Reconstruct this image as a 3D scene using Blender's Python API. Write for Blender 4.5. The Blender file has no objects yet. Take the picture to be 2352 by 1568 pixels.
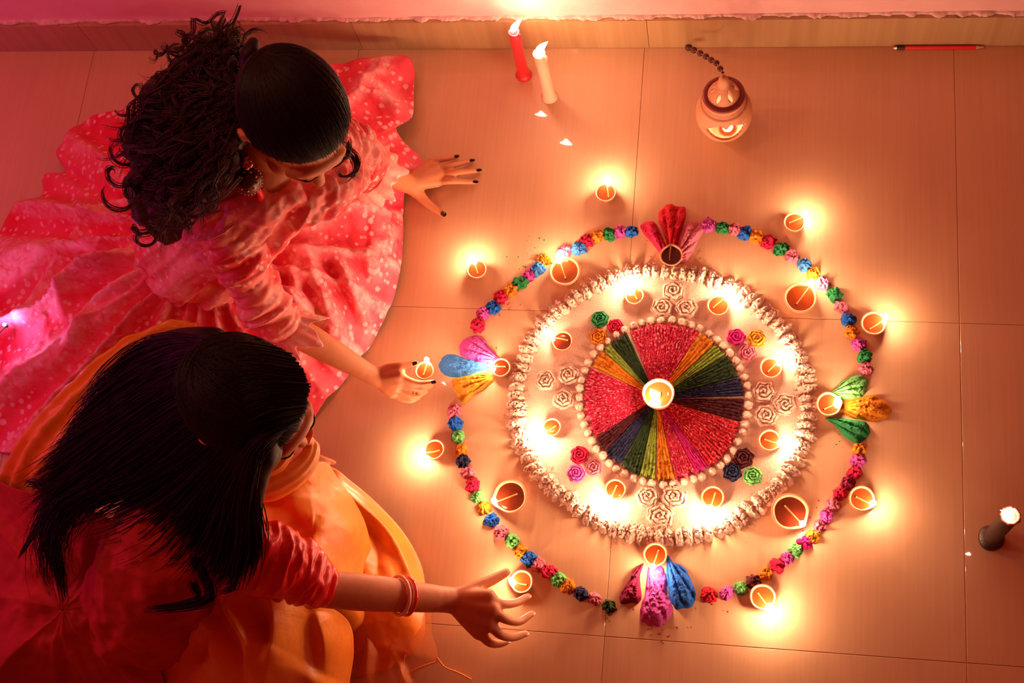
import bpy, math, random
import numpy as np
from mathutils import Matrix, Vector

rng = np.random.default_rng(7)
random.seed(7)
SC = bpy.context.scene
COL = SC.collection

# ------------------------------------------------------------------ camera, world, exposure
CAM_LOC = np.array([0.2352, -0.9032, 2.3363])
CAM_EUL = (0.3551, 0.1562, 0.0933)
FPX = 3063.1
cam = bpy.data.cameras.new('camera')
cam.lens = FPX / 2352 * 36.0
cam.sensor_width = 36.0
cam.clip_start = 0.02
camo = bpy.data.objects.new('camera', cam)
COL.objects.link(camo)
camo.location = CAM_LOC.tolist()
camo.rotation_euler = CAM_EUL
SC.camera = camo

world = bpy.data.worlds.new('night_room')
SC.world = world
world.use_nodes = True
bg = world.node_tree.nodes['Background']
bg.inputs[0].default_value = (1.0, 0.06, 0.035, 1)
bg.inputs[1].default_value = 0.17

SC.view_settings.view_transform = 'Standard'
SC.view_settings.look = 'None'
SC.view_settings.exposure = 0.0
SC.view_settings.gamma = 1.0
SC.view_settings.use_curve_mapping = False
SC.cycles.max_bounces = 7
SC.cycles.sample_clamp_indirect = 6.0
SC.cycles.blur_glossy = 0.5

FLAME = 325.0            # strength of the oil lamp flames
FLAME_COL = (1.0, 0.53, 0.32)

def lamp(name, kind, loc, energy, color, size=None, rot=(0, 0, 0)):
    l = bpy.data.lights.new(name, kind)
    l.energy = energy
    l.color = color
    if kind == 'AREA':
        l.size = size
    elif size:
        l.shadow_soft_size = size
    o = bpy.data.objects.new(name, l)
    COL.objects.link(o)
    o.location = loc
    o.rotation_euler = rot
    return o

# unseen fill lamps added for warm ambient light; added pink lamp off-frame at left
lamp('wall_fill_lamp', 'POINT', (-0.45, 0.50, 2.2), 14.5, (1.0, 0.25, 0.11), 0.07)
lamp('room_fill_lamp', 'POINT', (-1.5, 0.0, 2.2), 25.0, (1.0, 0.34, 0.24), 0.10)
lamp('pink_fill_lamp', 'POINT', (-2.1, -0.4, 0.75), 15.0, (1.0, 0.04, 0.38), 0.12)

# ------------------------------------------------------------------ projection helpers
def _R(a, b, c):
    ca, sa, cb, sb, cc, sc = math.cos(a), math.sin(a), math.cos(b), math.sin(b), math.cos(c), math.sin(c)
    X = np.array([[1, 0, 0], [0, ca, -sa], [0, sa, ca]])
    Y = np.array([[cb, 0, sb], [0, 1, 0], [-sb, 0, cb]])
    Z = np.array([[cc, -sc, 0], [sc, cc, 0], [0, 0, 1]])
    return Z @ Y @ X
RM = _R(*CAM_EUL)

def W(px, py, z=0.0):
    """world point at height z seen at the photograph's pixel"""
    d = RM @ np.array([(px - 1176) / FPX, -(py - 784) / FPX, -1.0])
    return CAM_LOC + d * ((z - CAM_LOC[2]) / d[2])

def S(px, py, z=0.0):
    """metres per pixel there"""
    d = RM @ np.array([(px - 1176) / FPX, -(py - 784) / FPX, -1.0])
    return ((z - CAM_LOC[2]) / d[2]) / FPX

def WL(lst):
    return np.array([W(*p) for p in lst])

# ------------------------------------------------------------------ noise
_tab = rng.random(65536)
def vnoise(P):
    P = np.asarray(P, float)
    I = np.floor(P).astype(np.int64)
    F = P - I
    F = F * F * (3 - 2 * F)
    out = 0
    for dx in (0, 1):
        for dy in (0, 1):
            for dz in (0, 1):
                h = ((I[..., 0] + dx) * 73856093) ^ ((I[..., 1] + dy) * 19349663) ^ ((I[..., 2] + dz) * 83492791)
                v = _tab[h & 65535]
                w = (F[..., 0] if dx else 1 - F[..., 0]) * (F[..., 1] if dy else 1 - F[..., 1]) * (F[..., 2] if dz else 1 - F[..., 2])
                out = out + v * w
    return out * 2 - 1

def fbm(P, oct=3, gain=0.5):
    P = np.asarray(P, float)
    s, a = 0, 1.0
    for i in range(oct):
        s = s + a * vnoise(P * (2.03 ** i) + i * 17.3)
        a *= gain
    return s

def P3(x, y, z=0.0):
    return np.stack([x, y, np.zeros_like(x) + z], -1)

# ------------------------------------------------------------------ mesh helpers
def smooth(me, on=True):
    me.polygons.foreach_set('use_smooth', [on] * len(me.polygons))

def mesh(name, V, F, smooth_on=True):
    me = bpy.data.meshes.new(name)
    V = np.asarray(V, float)
    if isinstance(F, np.ndarray) and F.ndim == 2:
        n = F.shape[1]
        me.vertices.add(len(V))
        me.vertices.foreach_set('co', V.astype(np.float32).ravel())
        me.loops.add(F.size)
        me.loops.foreach_set('vertex_index', F.astype(np.int32).ravel())
        me.polygons.add(len(F))
        me.polygons.foreach_set('loop_start', np.arange(0, F.size, n, dtype=np.int32))
        me.polygons.foreach_set('loop_total', np.full(len(F), n, dtype=np.int32))
        me.update(calc_edges=True)
        me.validate()
    else:
        me.from_pydata([tuple(v) for v in V], [], [tuple(int(i) for i in f) for f in F])
        me.update()
    smooth(me, smooth_on)
    return me

def obj(name, me, mat=None, parent=None, loc=None, label=None):
    o = bpy.data.objects.new(name, me)
    COL.objects.link(o)
    if mat is not None and me is not None and not len(me.materials):
        me.materials.append(mat)
    if parent is not None:
        o.parent = parent
    if loc is not None:
        o.location = [float(c) for c in loc]
    if label:
        o['label'] = label
    return o

def tag(o, label, cat, group=None):
    o['label'] = label
    o['category'] = cat
    if group:
        o['group'] = group
    return o

def empty(name, loc, label, cat, group=None, rotz=0.0):
    o = bpy.data.objects.new(name, None)
    COL.objects.link(o)
    o.location = [float(c) for c in loc]
    o.rotation_euler = (0, 0, rotz)
    o.empty_display_size = 0.02
    return tag(o, label, cat, group)

def grid_faces(nu, nv, wrap_u=False, wrap_v=False):
    """vertex index = i*nv + j"""
    iu = np.arange(nu if wrap_u else nu - 1)
    jv = np.arange(nv if wrap_v else nv - 1)
    I, J = np.meshgrid(iu, jv, indexing='ij')
    I2, J2 = (I + 1) % nu, (J + 1) % nv
    return np.stack([I * nv + J, I2 * nv + J, I2 * nv + J2, I * nv + J2], -1).reshape(-1, 4)

def lathe(prof, n=40, fn=None):
    """surface of revolution; fn(theta, r, z) -> r, z lets the caller pinch it"""
    prof = np.array(prof, float)
    th = np.linspace(0, 2 * math.pi, n, endpoint=False)
    T, Rr = np.meshgrid(th, prof[:, 0], indexing='ij')
    Z = np.broadcast_to(prof[:, 1], T.shape).copy()
    Rr = Rr.copy()
    X, Y = Rr * np.cos(T), Rr * np.sin(T)
    if fn:
        X, Y, Z = fn(T, Rr, X, Y, Z)
    V = np.stack([X, Y, Z], -1).reshape(-1, 3)
    return V, grid_faces(n, len(prof), wrap_u=True)

def catmull(P, n):
    P = np.asarray(P, float)
    if len(P) == 2:
        t = np.linspace(0, 1, n)[:, None]
        return P[0] * (1 - t) + P[1] * t
    Q = np.vstack([2 * P[0] - P[1], P, 2 * P[-1] - P[-2]])
    seg = np.linalg.norm(np.diff(P, axis=0), axis=1) + 1e-9
    cum = np.concatenate([[0], np.cumsum(seg)])
    t = np.linspace(0, cum[-1], n)
    k = np.clip(np.searchsorted(cum, t, side='right') - 1, 0, len(P) - 2)
    u = ((t - cum[k]) / seg[k])[:, None]
    p0, p1, p2, p3 = Q[k], Q[k + 1], Q[k + 2], Q[k + 3]
    return 0.5 * (2 * p1 + (p2 - p0) * u + (2 * p0 - 5 * p1 + 4 * p2 - p3) * u ** 2 + (3 * p1 - p0 - 3 * p2 + p3) * u ** 3)

def catmull_closed(P, n):
    P = np.asarray(P, float)
    m = len(P)
    seg = np.linalg.norm(np.roll(P, -1, 0) - P, axis=1) + 1e-9
    cum = np.concatenate([[0], np.cumsum(seg)])
    t = np.linspace(0, cum[-1], n, endpoint=False)
    k = np.clip(np.searchsorted(cum, t, side='right') - 1, 0, m - 1)
    u = ((t - cum[k]) / seg[k])[:, None]
    p0, p1, p2, p3 = P[(k - 1) % m], P[k], P[(k + 1) % m], P[(k + 2) % m]
    return 0.5 * (2 * p1 + (p2 - p0) * u + (2 * p0 - 5 * p1 + 4 * p2 - p3) * u ** 2 + (3 * p1 - p0 - 3 * p2 + p3) * u ** 3)

def frames(P):
    T = np.gradient(P, axis=0)
    T /= np.linalg.norm(T, axis=1, keepdims=True) + 1e-12
    up = np.array([0, 0, 1.0])
    if abs(T[0] @ up) > 0.9:
        up = np.array([1.0, 0, 0])
    N = np.zeros_like(P)
    n = np.cross(T[0], up)
    n /= np.linalg.norm(n)
    for i in range(len(P)):
        n = n - T[i] * (n @ T[i])
        n /= np.linalg.norm(n) + 1e-12
        N[i] = n
    return T, N, np.cross(T, N)

def tube(P, r, ns=10, cap=True):
    P = np.asarray(P, float)
    r = np.broadcast_to(np.asarray(r, float), (len(P),))
    T, N, B = frames(P)
    a = np.linspace(0, 2 * math.pi, ns, endpoint=False)
    V = (P[:, None] + r[:, None, None] * (N[:, None] * np.cos(a)[None, :, None] + B[:, None] * np.sin(a)[None, :, None])).reshape(-1, 3)
    F = [tuple(f) for f in grid_faces(len(P), ns, wrap_v=True)]
    if cap:
        F.append(tuple(range(ns))[::-1])
        F.append(tuple((len(P) - 1) * ns + i for i in range(ns)))
    return V, F

def strands(lines, radii, ns=3):
    """lines (N,K,3), radii (N,K) -> one mesh of thin tubes"""
    L = np.asarray(lines, float)
    N, K, _ = L.shape
    T = np.gradient(L, axis=1)
    T /= np.linalg.norm(T, axis=2, keepdims=True) + 1e-12
    ref = np.array([0.3, 0.2, 0.93])
    A = np.cross(T, ref)
    A /= np.linalg.norm(A, axis=2, keepdims=True) + 1e-12
    B = np.cross(T, A)
    ang = np.linspace(0, 2 * math.pi, ns, endpoint=False)
    V = L[:, :, None] + radii[:, :, None, None] * (A[:, :, None] * np.cos(ang)[None, None, :, None] + B[:, :, None] * np.sin(ang)[None, None, :, None])
    f = grid_faces(K, ns, wrap_v=True)
    F = (f[None] + (np.arange(N) * K * ns)[:, None, None]).reshape(-1, 4)
    return V.reshape(-1, 3), F

def merge(parts):
    Vs, Fs, o = [], [], 0
    for V, F in parts:
        Vs.append(np.asarray(V, float))
        Fs += [tuple(int(i) + o for i in f) for f in F]
        o += len(V)
    return np.vstack(Vs), Fs

def mergeq(parts):
    Vs, Fs, o = [], [], 0
    for V, F in parts:
        Vs.append(np.asarray(V, float))
        Fs.append(np.asarray(F) + o)
        o += len(V)
    return np.vstack(Vs), np.vstack(Fs)

# icosphere template
def _ico(sub):
    t = (1 + 5 ** 0.5) / 2
    V = [(-1, t, 0), (1, t, 0), (-1, -t, 0), (1, -t, 0), (0, -1, t), (0, 1, t), (0, -1, -t), (0, 1, -t), (t, 0, -1), (t, 0, 1), (-t, 0, -1), (-t, 0, 1)]
    V = [np.array(v) / math.sqrt(1 + t * t) for v in V]
    F = [(0, 11, 5), (0, 5, 1), (0, 1, 7), (0, 7, 10), (0, 10, 11), (1, 5, 9), (5, 11, 4), (11, 10, 2), (10, 7, 6), (7, 1, 8), (3, 9, 4), (3, 4, 2), (3, 2, 6), (3, 6, 8), (3, 8, 9), (4, 9, 5), (2, 4, 11), (6, 2, 10), (8, 6, 7), (9, 8, 1)]
    for _ in range(sub):
        c, G = {}, []
        def mid(a, b):
            k = (min(a, b), max(a, b))
            if k not in c:
                m = V[a] + V[b]
                V.append(m / np.linalg.norm(m))
                c[k] = len(V) - 1
            return c[k]
        for a, b, d in F:
            ab, bd, da = mid(a, b), mid(b, d), mid(d, a)
            G += [(a, ab, da), (b, bd, ab), (d, da, bd), (ab, bd, da)]
        F = G
    return np.array(V), np.array(F)
ICO = {s: _ico(s) for s in (1, 2, 3)}

class Blob:
    """union of balls and tapered limbs, remeshed into one continuous skin"""
    def __init__(self):
        self.p = []
    def ball(self, c, r, rot=None, sub=2):
        V, F = ICO[sub]
        r = np.broadcast_to(np.asarray(r, float), (3,))
        v = V * r
        if rot is not None:
            v = v @ np.asarray(rot).T
        self.p.append((v + np.asarray(c, float), F))
        return self
    def limb(self, a, b, ra, rb, flat=None):
        a, b = np.asarray(a, float), np.asarray(b, float)
        L = np.linalg.norm(b - a)
        n = max(2, int(L / (min(ra, rb) * 0.42)) + 1)
        for t in np.linspace(0, 1, n):
            self.ball(a + (b - a) * t, ra + (rb - ra) * t)
        return self
    def path(self, pts, rad, n=None):
        pts = np.asarray(pts, float)
        rad = np.asarray(rad, float)
        L = np.linalg.norm(np.diff(pts, axis=0), axis=1).sum()
        n = n or max(4, int(L / (rad.min() * 0.4)) + 1)
        Q = catmull(np.hstack([pts, rad[:, None]]), n)
        for q in Q:
            self.ball(q[:3], max(q[3], 0.001))
        return self
    def build(self, name, voxel, mat, parent=None, smooth_it=4, fac=0.5, disp=None, label=None):
        V, F = mergeq(self.p)
        me = mesh('tmp', V, F)
        o = bpy.data.objects.new(name, me)
        COL.objects.link(o)
        m = o.modifiers.new('r', 'REMESH')
        m.mode = 'VOXEL'
        m.voxel_size = voxel
        m.adaptivity = 0
        if smooth_it:
            s = o.modifiers.new('s', 'SMOOTH')
            s.factor = fac
            s.iterations = smooth_it
        dg = bpy.context.evaluated_depsgraph_get()
        dg.update()
        ev = o.evaluated_get(dg)
        nm = bpy.data.meshes.new_from_object(ev)
        nm.name = name
        o.modifiers.clear()
        o.data = nm
        bpy.data.meshes.remove(me)
        if disp is not None:
            n = len(nm.vertices)
            co = np.empty(n * 3, np.float32)
            nm.vertices.foreach_get('co', co)
            co = co.reshape(-1, 3).astype(float)
            no = np.empty(n * 3, np.float32)
            nm.vertices.foreach_get('normal', no)
            no = no.reshape(-1, 3).astype(float)
            co = co + disp(co, no)
            nm.vertices.foreach_set('co', co.astype(np.float32).ravel())
            nm.update()
        smooth(nm)
        nm.materials.clear()
        nm.materials.append(mat)
        o.parent = parent
        if label:
            o['label'] = label
        return o

# ------------------------------------------------------------------ materials
def nt(name):
    m = bpy.data.materials.new(name)
    m.use_nodes = True
    t = m.node_tree
    b = t.nodes['Principled BSDF']
    return m, t, b

def texco(t, scale=(1, 1, 1), kind='Object'):
    c = t.nodes.new('ShaderNodeTexCoord')
    mp = t.nodes.new('ShaderNodeMapping')
    mp.inputs['Scale'].default_value = scale
    t.links.new(c.outputs[kind], mp.inputs[0])
    return mp.outputs[0]

def noise_n(t, vec, scale, detail=3.0, rough=0.55, dist=0.0):
    n = t.nodes.new('ShaderNodeTexNoise')
    n.inputs['Scale'].default_value = scale
    n.inputs['Detail'].default_value = detail
    n.inputs['Roughness'].default_value = rough
    n.inputs['Distortion'].default_value = dist
    t.links.new(vec, n.inputs['Vector'])
    return n.outputs['Fac']

def ramp(t, fac, stops):
    r = t.nodes.new('ShaderNodeValToRGB')
    el = r.color_ramp.elements
    while len(el) < len(stops):
        el.new(0.5)
    for e, (p, c) in zip(el, stops):
        e.position = p
        e.color = (*c, 1) if len(c) == 3 else c
    t.links.new(fac, r.inputs[0])
    return r.outputs[0]

def bump(t, b, h, strength=0.3, dist=0.002):
    n = t.nodes.new('ShaderNodeBump')
    n.inputs['Strength'].default_value = strength
    n.inputs['Distance'].default_value = dist
    t.links.new(h, n.inputs['Height'])
    t.links.new(n.outputs[0], b.inputs['Normal'])

def mixc(t, fac, a, b, mode='MIX'):
    m = t.nodes.new('ShaderNodeMix')
    m.data_type = 'RGBA'
    m.blend_type = mode
    for i, v in ((0, fac), (6, a), (7, b)):
        if isinstance(v, (float, int)):
            m.inputs[i].default_value = v
        elif isinstance(v, tuple):
            m.inputs[i].default_value = (*v, 1)
        else:
            t.links.new(v, m.inputs[i])
    return m.outputs[2]

def simple(name, col, rough=0.6, var=0.12, scale=40, metal=0.0, coat=0.0, bstr=0.15, spec=0.5, sub=0.0):
    m, t, b = nt(name)
    v = texco(t)
    f = noise_n(t, v, scale)
    lo = tuple(c * (1 - var) for c in col)
    hi = tuple(min(1, c * (1 + var)) for c in col)
    t.links.new(ramp(t, f, [(0.3, lo), (0.7, hi)]), b.inputs['Base Color'])
    b.inputs['Roughness'].default_value = rough
    b.inputs['Metallic'].default_value = metal
    b.inputs['Coat Weight'].default_value = coat
    b.inputs['Coat Roughness'].default_value = 0.1
    b.inputs['Specular IOR Level'].default_value = spec
    if sub:
        b.inputs['Subsurface Weight'].default_value = sub
        b.inputs['Subsurface Radius'].default_value = (0.012, 0.004, 0.002)
        b.inputs['Subsurface Scale'].default_value = 1.0
    if bstr:
        bump(t, b, f, bstr, 0.001)
    return m

def powder(name, col, col2=None, glint=0.0):
    """coloured powder or grains: matt, speckled, with optional pale grain highlights painted in"""
    m, t, b = nt(name)
    v = texco(t)
    f = noise_n(t, v, 420, 4, 0.7)
    col2 = col2 or tuple(c * 0.6 for c in col)
    c = ramp(t, f, [(0.35, col2), (0.6, col)])
    if glint:  # highlights of raised grains painted in as pale noise spots
        f2 = noise_n(t, v, 260, 2, 0.5)
        k = ramp(t, f2, [(0.60 - 0.06 * glint, (0, 0, 0)), (0.68, (1, 1, 1))])
        pale = tuple(min(1, 0.25 + 0.75 * c_ + 0.2) for c_ in col)
        c = mixc(t, k, c, pale)
    t.links.new(c, b.inputs['Base Color'])
    b.inputs['Roughness'].default_value = 0.75
    b.inputs['Specular IOR Level'].default_value = 0.35
    bump(t, b, f, 0.9, 0.0022)
    return m

M = {}
def mats():
    # floor tile: polished beige vitrified tile with fine streaks
    m, t, b = nt('floor_tile')
    v = texco(t, (1, 1, 1))
    v2 = texco(t, (160, 3.0, 1))
    streak = noise_n(t, v2, 1.0, 3, 0.6)
    cloud = noise_n(t, v, 5, 3)
    speck = noise_n(t, v, 260, 2, 0.5)
    c = ramp(t, streak, [(0.25, (0.66, 0.42, 0.23)), (0.75, (0.76, 0.50, 0.285))])
    c = mixc(t, 0.35, c, ramp(t, cloud, [(0.3, (0.62, 0.39, 0.215)), (0.7, (0.78, 0.52, 0.30))]))
    c = mixc(t, ramp(t, speck, [(0.70, (0, 0, 0)), (0.78, (0.5, 0.5, 0.5))]), c, (0.35, 0.2, 0.12))
    t.links.new(c, b.inputs['Base Color'])
    b.inputs['Roughness'].default_value = 0.42
    b.inputs['Coat Weight'].default_value = 0.75
    b.inputs['Coat Roughness'].default_value = 0.045
    M['tile'] = m
    M['grout'] = simple('grout', (0.34, 0.18, 0.09), 0.9)
    # skirting
    m, t, b = nt('skirting_tile')
    v = texco(t, (1, 1, 1))
    v2 = texco(t, (60, 60, 2.0))
    s = noise_n(t, v2, 1.0, 3)
    t.links.new(ramp(t, s, [(0.25, (0.44, 0.29, 0.13)), (0.75, (0.56, 0.38, 0.18))]), b.inputs['Base Color'])
    b.inputs['Roughness'].default_value = 0.35
    b.inputs['Coat Weight'].default_value = 0.4
    M['skirt_tile'] = m
    # painted plaster wall
    m, t, b = nt('pink_plaster')
    v = texco(t)
    f = noise_n(t, v, 9, 5, 0.6)
    g = noise_n(t, v, 60, 3)
    c = ramp(t, f, [(0.3, (0.88, 0.52, 0.50)), (0.7, (0.96, 0.68, 0.64))])
    t.links.new(c, b.inputs['Base Color'])
    b.inputs['Roughness'].default_value = 0.85
    bump(t, b, g, 0.3, 0.003)
    M['wall'] = m
    M['plaster'] = simple('plaster_lip', (0.80, 0.56, 0.50), 0.9, 0.3, 60)
    M['clay'] = simple('terracotta', (0.50, 0.20, 0.09), 0.6, 0.12, 120, bstr=0.2)
    M['clay_pale'] = simple('pale_terracotta', (0.58, 0.26, 0.13), 0.55, 0.1, 120, bstr=0.2)
    M['clay_dark'] = simple('painted_maroon', (0.22, 0.03, 0.03), 0.45, 0.15, 90)
    M['wick'] = simple('cotton_wick', (0.42, 0.20, 0.06), 0.8, 0.15, 300)
    M['char'] = simple('charred_wick', (0.03, 0.02, 0.015), 0.9)
    # oil
    for k, col in (('oil', (0.22, 0.035, 0.006)), ('oil_dark', (0.10, 0.016, 0.006)), ('oil_amber', (0.20, 0.045, 0.010))):
        m, t, b = nt('lamp_' + k)
        f = noise_n(t, texco(t), 25)
        t.links.new(ramp(t, f, [(0.3, tuple(c * 0.8 for c in col)), (0.7, col)]), b.inputs['Base Color'])
        b.inputs['Roughness'].default_value = 0.08
        b.inputs['Coat Weight'].default_value = 1.0
        b.inputs['Coat Roughness'].default_value = 0.02
        M[k] = m
    # flame
    m, t, b = nt('flame')
    e = t.nodes.new('ShaderNodeEmission')
    e.inputs[0].default_value = (*FLAME_COL, 1)
    e.inputs[1].default_value = FLAME
    t.links.new(e.outputs[0], t.nodes['Material Output'].inputs[0])
    t.nodes.remove(b)
    M['flame'] = m
    m2 = m.copy()
    m2.name = 'candle_flame'
    m2.node_tree.nodes['Emission'].inputs[1].default_value = FLAME * 0.6
    M['candle_flame'] = m2
    m3 = m.copy()
    m3.name = 'pink_led'
    m3.node_tree.nodes['Emission'].inputs[0].default_value = (1.0, 0.30, 0.75, 1)
    m3.node_tree.nodes['Emission'].inputs[1].default_value = 900
    M['led'] = m3
    # powders
    white = (0.90, 0.74, 0.60)
    M['white'] = powder('white_powder', (0.93, 0.74, 0.60), (0.78, 0.52, 0.37))
    M['disc'] = powder('white_powder_bed', (0.86, 0.64, 0.48), (0.72, 0.48, 0.34))
    pal = {
        'crimson': (0.80, 0.010, 0.09), 'red': (0.78, 0.006, 0.03), 'salmon': (0.92, 0.26, 0.38), 'pink': (0.85, 0.12, 0.62),
        'palepink': (0.95, 0.45, 0.85), 'magenta': (0.82, 0.015, 0.30), 'orange': (0.92, 0.34, 0.01), 'yellow': (0.95, 0.48, 0.03),
        'green': (0.02, 0.32, 0.09), 'darkgreen': (0.025, 0.075, 0.015), 'lightgreen': (0.22, 0.80, 0.22), 'lime': (0.34, 0.55, 0.06),
        'blue': (0.012, 0.17, 0.75), 'lightblue': (0.07, 0.36, 0.98), 'navy': (0.022, 0.032, 0.11), 'maroon': (0.10, 0.008, 0.018),
        'brown': (0.16, 0.03, 0.03), 'wine': (0.34, 0.010, 0.08)}
    for k, c in pal.items():
        M[k] = powder(k + '_powder', c)
    M['crimson_glint'] = powder('crimson_powder_painted_glints', pal['crimson'], None, 1.0)
    M['red_glint'] = powder('red_powder_painted_glints', pal['red'], None, 0.6)
    # skin, hair
    M['skin'] = simple('skin', (0.60, 0.235, 0.10), 0.5, 0.06, 90, bstr=0.05, sub=0.12)
    M['nail_dark'] = simple('dark_nail_polish', (0.012, 0.01, 0.014), 0.2, coat=1.0, bstr=0)
    M['nail'] = simple('bare_nail', (0.62, 0.32, 0.22), 0.3, coat=0.5, bstr=0)
    M['hair'] = simple('black_hair', (0.012, 0.006, 0.005), 0.5, 0.3, 300, bstr=0, spec=0.22)
    M['curl'] = simple('dark_brown_curls', (0.045, 0.013, 0.009), 0.5, 0.3, 300, bstr=0, spec=0.4)
    M['lip'] = simple('lips', (0.45, 0.10, 0.08), 0.4)
    # cloth
    def cloth(name, a, bcol, spots=None, rough=0.6, sheen=0.4, scale=9, weave=900, spot_scale=60, trans=0.0, streak=None):
        m, t, b = nt(name)
        v = texco(t)
        f = noise_n(t, v, scale, 4, 0.6, 0.6)
        c = ramp(t, f, [(0.38, a), (0.62, bcol)])
        if spots:
            vo = t.nodes.new('ShaderNodeTexVoronoi')
            vo.inputs['Scale'].default_value = spot_scale
            vo.inputs['Randomness'].default_value = 0.9
            t.links.new(v, vo.inputs['Vector'])
            n2 = noise_n(t, v, spot_scale * 0.7, 1)
            sub = t.nodes.new('ShaderNodeMath')
            sub.operation = 'SUBTRACT'
            t.links.new(vo.outputs['Distance'], sub.inputs[0])
            mul = t.nodes.new('ShaderNodeMath')
            mul.operation = 'MULTIPLY'
            mul.inputs[1].default_value = 0.85
            n3 = noise_n(t, v, spot_scale * 0.16, 2)
            pw = t.nodes.new('ShaderNodeMath')
            pw.operation = 'MULTIPLY'
            t.links.new(n2, pw.inputs[0])
            t.links.new(n3, pw.inputs[1])
            t.links.new(pw.outputs[0], mul.inputs[0])
            t.links.new(mul.outputs[0], sub.inputs[1])
            k = ramp(t, sub.outputs[0], [(0.0, (0.9, 0.9, 0.9)), (0.10, (0, 0, 0))])
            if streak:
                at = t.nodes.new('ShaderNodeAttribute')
                at.attribute_name = 'fold_light'  # lit look of the fold ridges, painted in as pale colour
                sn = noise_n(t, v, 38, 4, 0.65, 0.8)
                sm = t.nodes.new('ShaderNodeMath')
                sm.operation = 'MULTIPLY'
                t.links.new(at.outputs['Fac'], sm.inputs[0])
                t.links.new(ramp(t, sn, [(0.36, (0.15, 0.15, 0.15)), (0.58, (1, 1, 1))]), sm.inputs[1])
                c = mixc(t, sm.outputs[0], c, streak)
            c = mixc(t, k, c, spots)
        t.links.new(c, b.inputs['Base Color'])
        b.inputs['Roughness'].default_value = rough
        b.inputs['Sheen Weight'].default_value = sheen
        b.inputs['Sheen Roughness'].default_value = 0.4
        b.inputs['Sheen Tint'].default_value = (*[min(1, x * 1.1 + 0.03) for x in bcol], 1)
        w = noise_n(t, v, 70, 4, 0.6)
        bump(t, b, w, 0.25, 0.003)
        if trans:
            b.inputs['Alpha'].default_value = 1 - trans
        return m
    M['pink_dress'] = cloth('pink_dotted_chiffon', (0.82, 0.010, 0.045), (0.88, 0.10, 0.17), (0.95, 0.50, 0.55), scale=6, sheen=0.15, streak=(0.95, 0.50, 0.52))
    M['pink_blouse'] = cloth('pale_pink_dotted_chiffon', (0.86, 0.055, 0.075), (0.95, 0.38, 0.35), (0.97, 0.66, 0.60), scale=11, sheen=0.15)
    M['frill'] = cloth('pale_pink_frill', (0.92, 0.34, 0.30), (0.96, 0.58, 0.52), (0.97, 0.8, 0.75), scale=30)
    M['orange_silk'] = cloth('orange_silk', (0.86, 0.23, 0.025), (0.95, 0.37, 0.05), None, rough=0.36, sheen=0.05, scale=5)
    M['orange_sheer'] = cloth('sheer_orange_silk', (0.80, 0.22, 0.05), (0.88, 0.32, 0.08), None, rough=0.5, sheen=0.3, scale=5, trans=0.55)
    M['red_silk'] = cloth('red_satin', (0.72, 0.006, 0.010), (0.82, 0.016, 0.018), None, rough=0.32, sheen=0.0, scale=8)
    M['red_cotton'] = cloth('red_cotton', (0.42, 0.016, 0.014), (0.55, 0.03, 0.02), None, rough=0.8, sheen=0.1, scale=6)
    M['wax_red'] = simple('red_wax', (0.80, 0.03, 0.05), 0.35, 0.08, 30, coat=0.3, sub=0.3)
    M['wax_white'] = simple('cream_wax', (0.90, 0.66, 0.46), 0.35, 0.05, 30, coat=0.3, sub=0.3)
    M['wax_dark'] = simple('dark_bronze_wax', (0.035, 0.022, 0.016), 0.4, 0.3, 60, coat=0.3)
    M['black'] = simple('black_lacquer', (0.01, 0.01, 0.01), 0.35)
    M['pencil_red'] = simple('red_lacquer', (0.85, 0.02, 0.02), 0.3, 0.05, coat=0.5, bstr=0)
    M['wood'] = simple('pale_wood', (0.80, 0.50, 0.28), 0.6, 0.15, 200)
    M['bead'] = simple('dark_bead', (0.10, 0.02, 0.015), 0.5, 0.3, 200)
    M['silver'] = simple('oxidised_silver', (0.10, 0.07, 0.06), 0.35, 0.4, 300, metal=0.8)
    M['gold'] = simple('copper_beads', (0.75, 0.28, 0.18), 0.3, 0.2, 300, metal=0.7)
    M['bangle_pink'] = simple('pale_pink_bangle', (0.92, 0.50, 0.42), 0.3, 0.05, coat=0.6, bstr=0)
    M['bangle_red'] = simple('red_glass_bangle', (0.75, 0.01, 0.02), 0.15, 0.05, coat=1.0, bstr=0)
mats()

# ================================================================== SETTING
YW = 0.5836            # foot of the back wall
TILE = 0.6

def box(x0, x1, y0, y1, z0, z1, bev=0.0):
    V = [(x0, y0, z0), (x1, y0, z0), (x1, y1, z0), (x0, y1, z0), (x0 + bev, y0 + bev, z1), (x1 - bev, y0 + bev, z1), (x1 - bev, y1 - bev, z1), (x0 + bev, y1 - bev, z1)]
    F = [(0, 3, 2, 1), (0, 1, 5, 4), (1, 2, 6, 5), (2, 3, 7, 6), (3, 0, 4, 7), (4, 5, 6, 7)]
    if bev:
        V[4:] = [(x0 + bev, y0 + bev, z1), (x1 - bev, y0 + bev, z1), (x1 - bev, y1 - bev, z1), (x0 + bev, y1 - bev, z1)]
        V += [(x0, y0, z1 - bev), (x1, y0, z1 - bev), (x1, y1, z1 - bev), (x0, y1, z1 - bev)]
        F = [(0, 3, 2, 1), (0, 1, 9, 8), (1, 2, 10, 9), (2, 3, 11, 10), (3, 0, 8, 11), (8, 9, 5, 4), (9, 10, 6, 5), (10, 11, 7, 6), (11, 8, 4, 7), (4, 5, 6, 7)]
    return V, F

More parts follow.
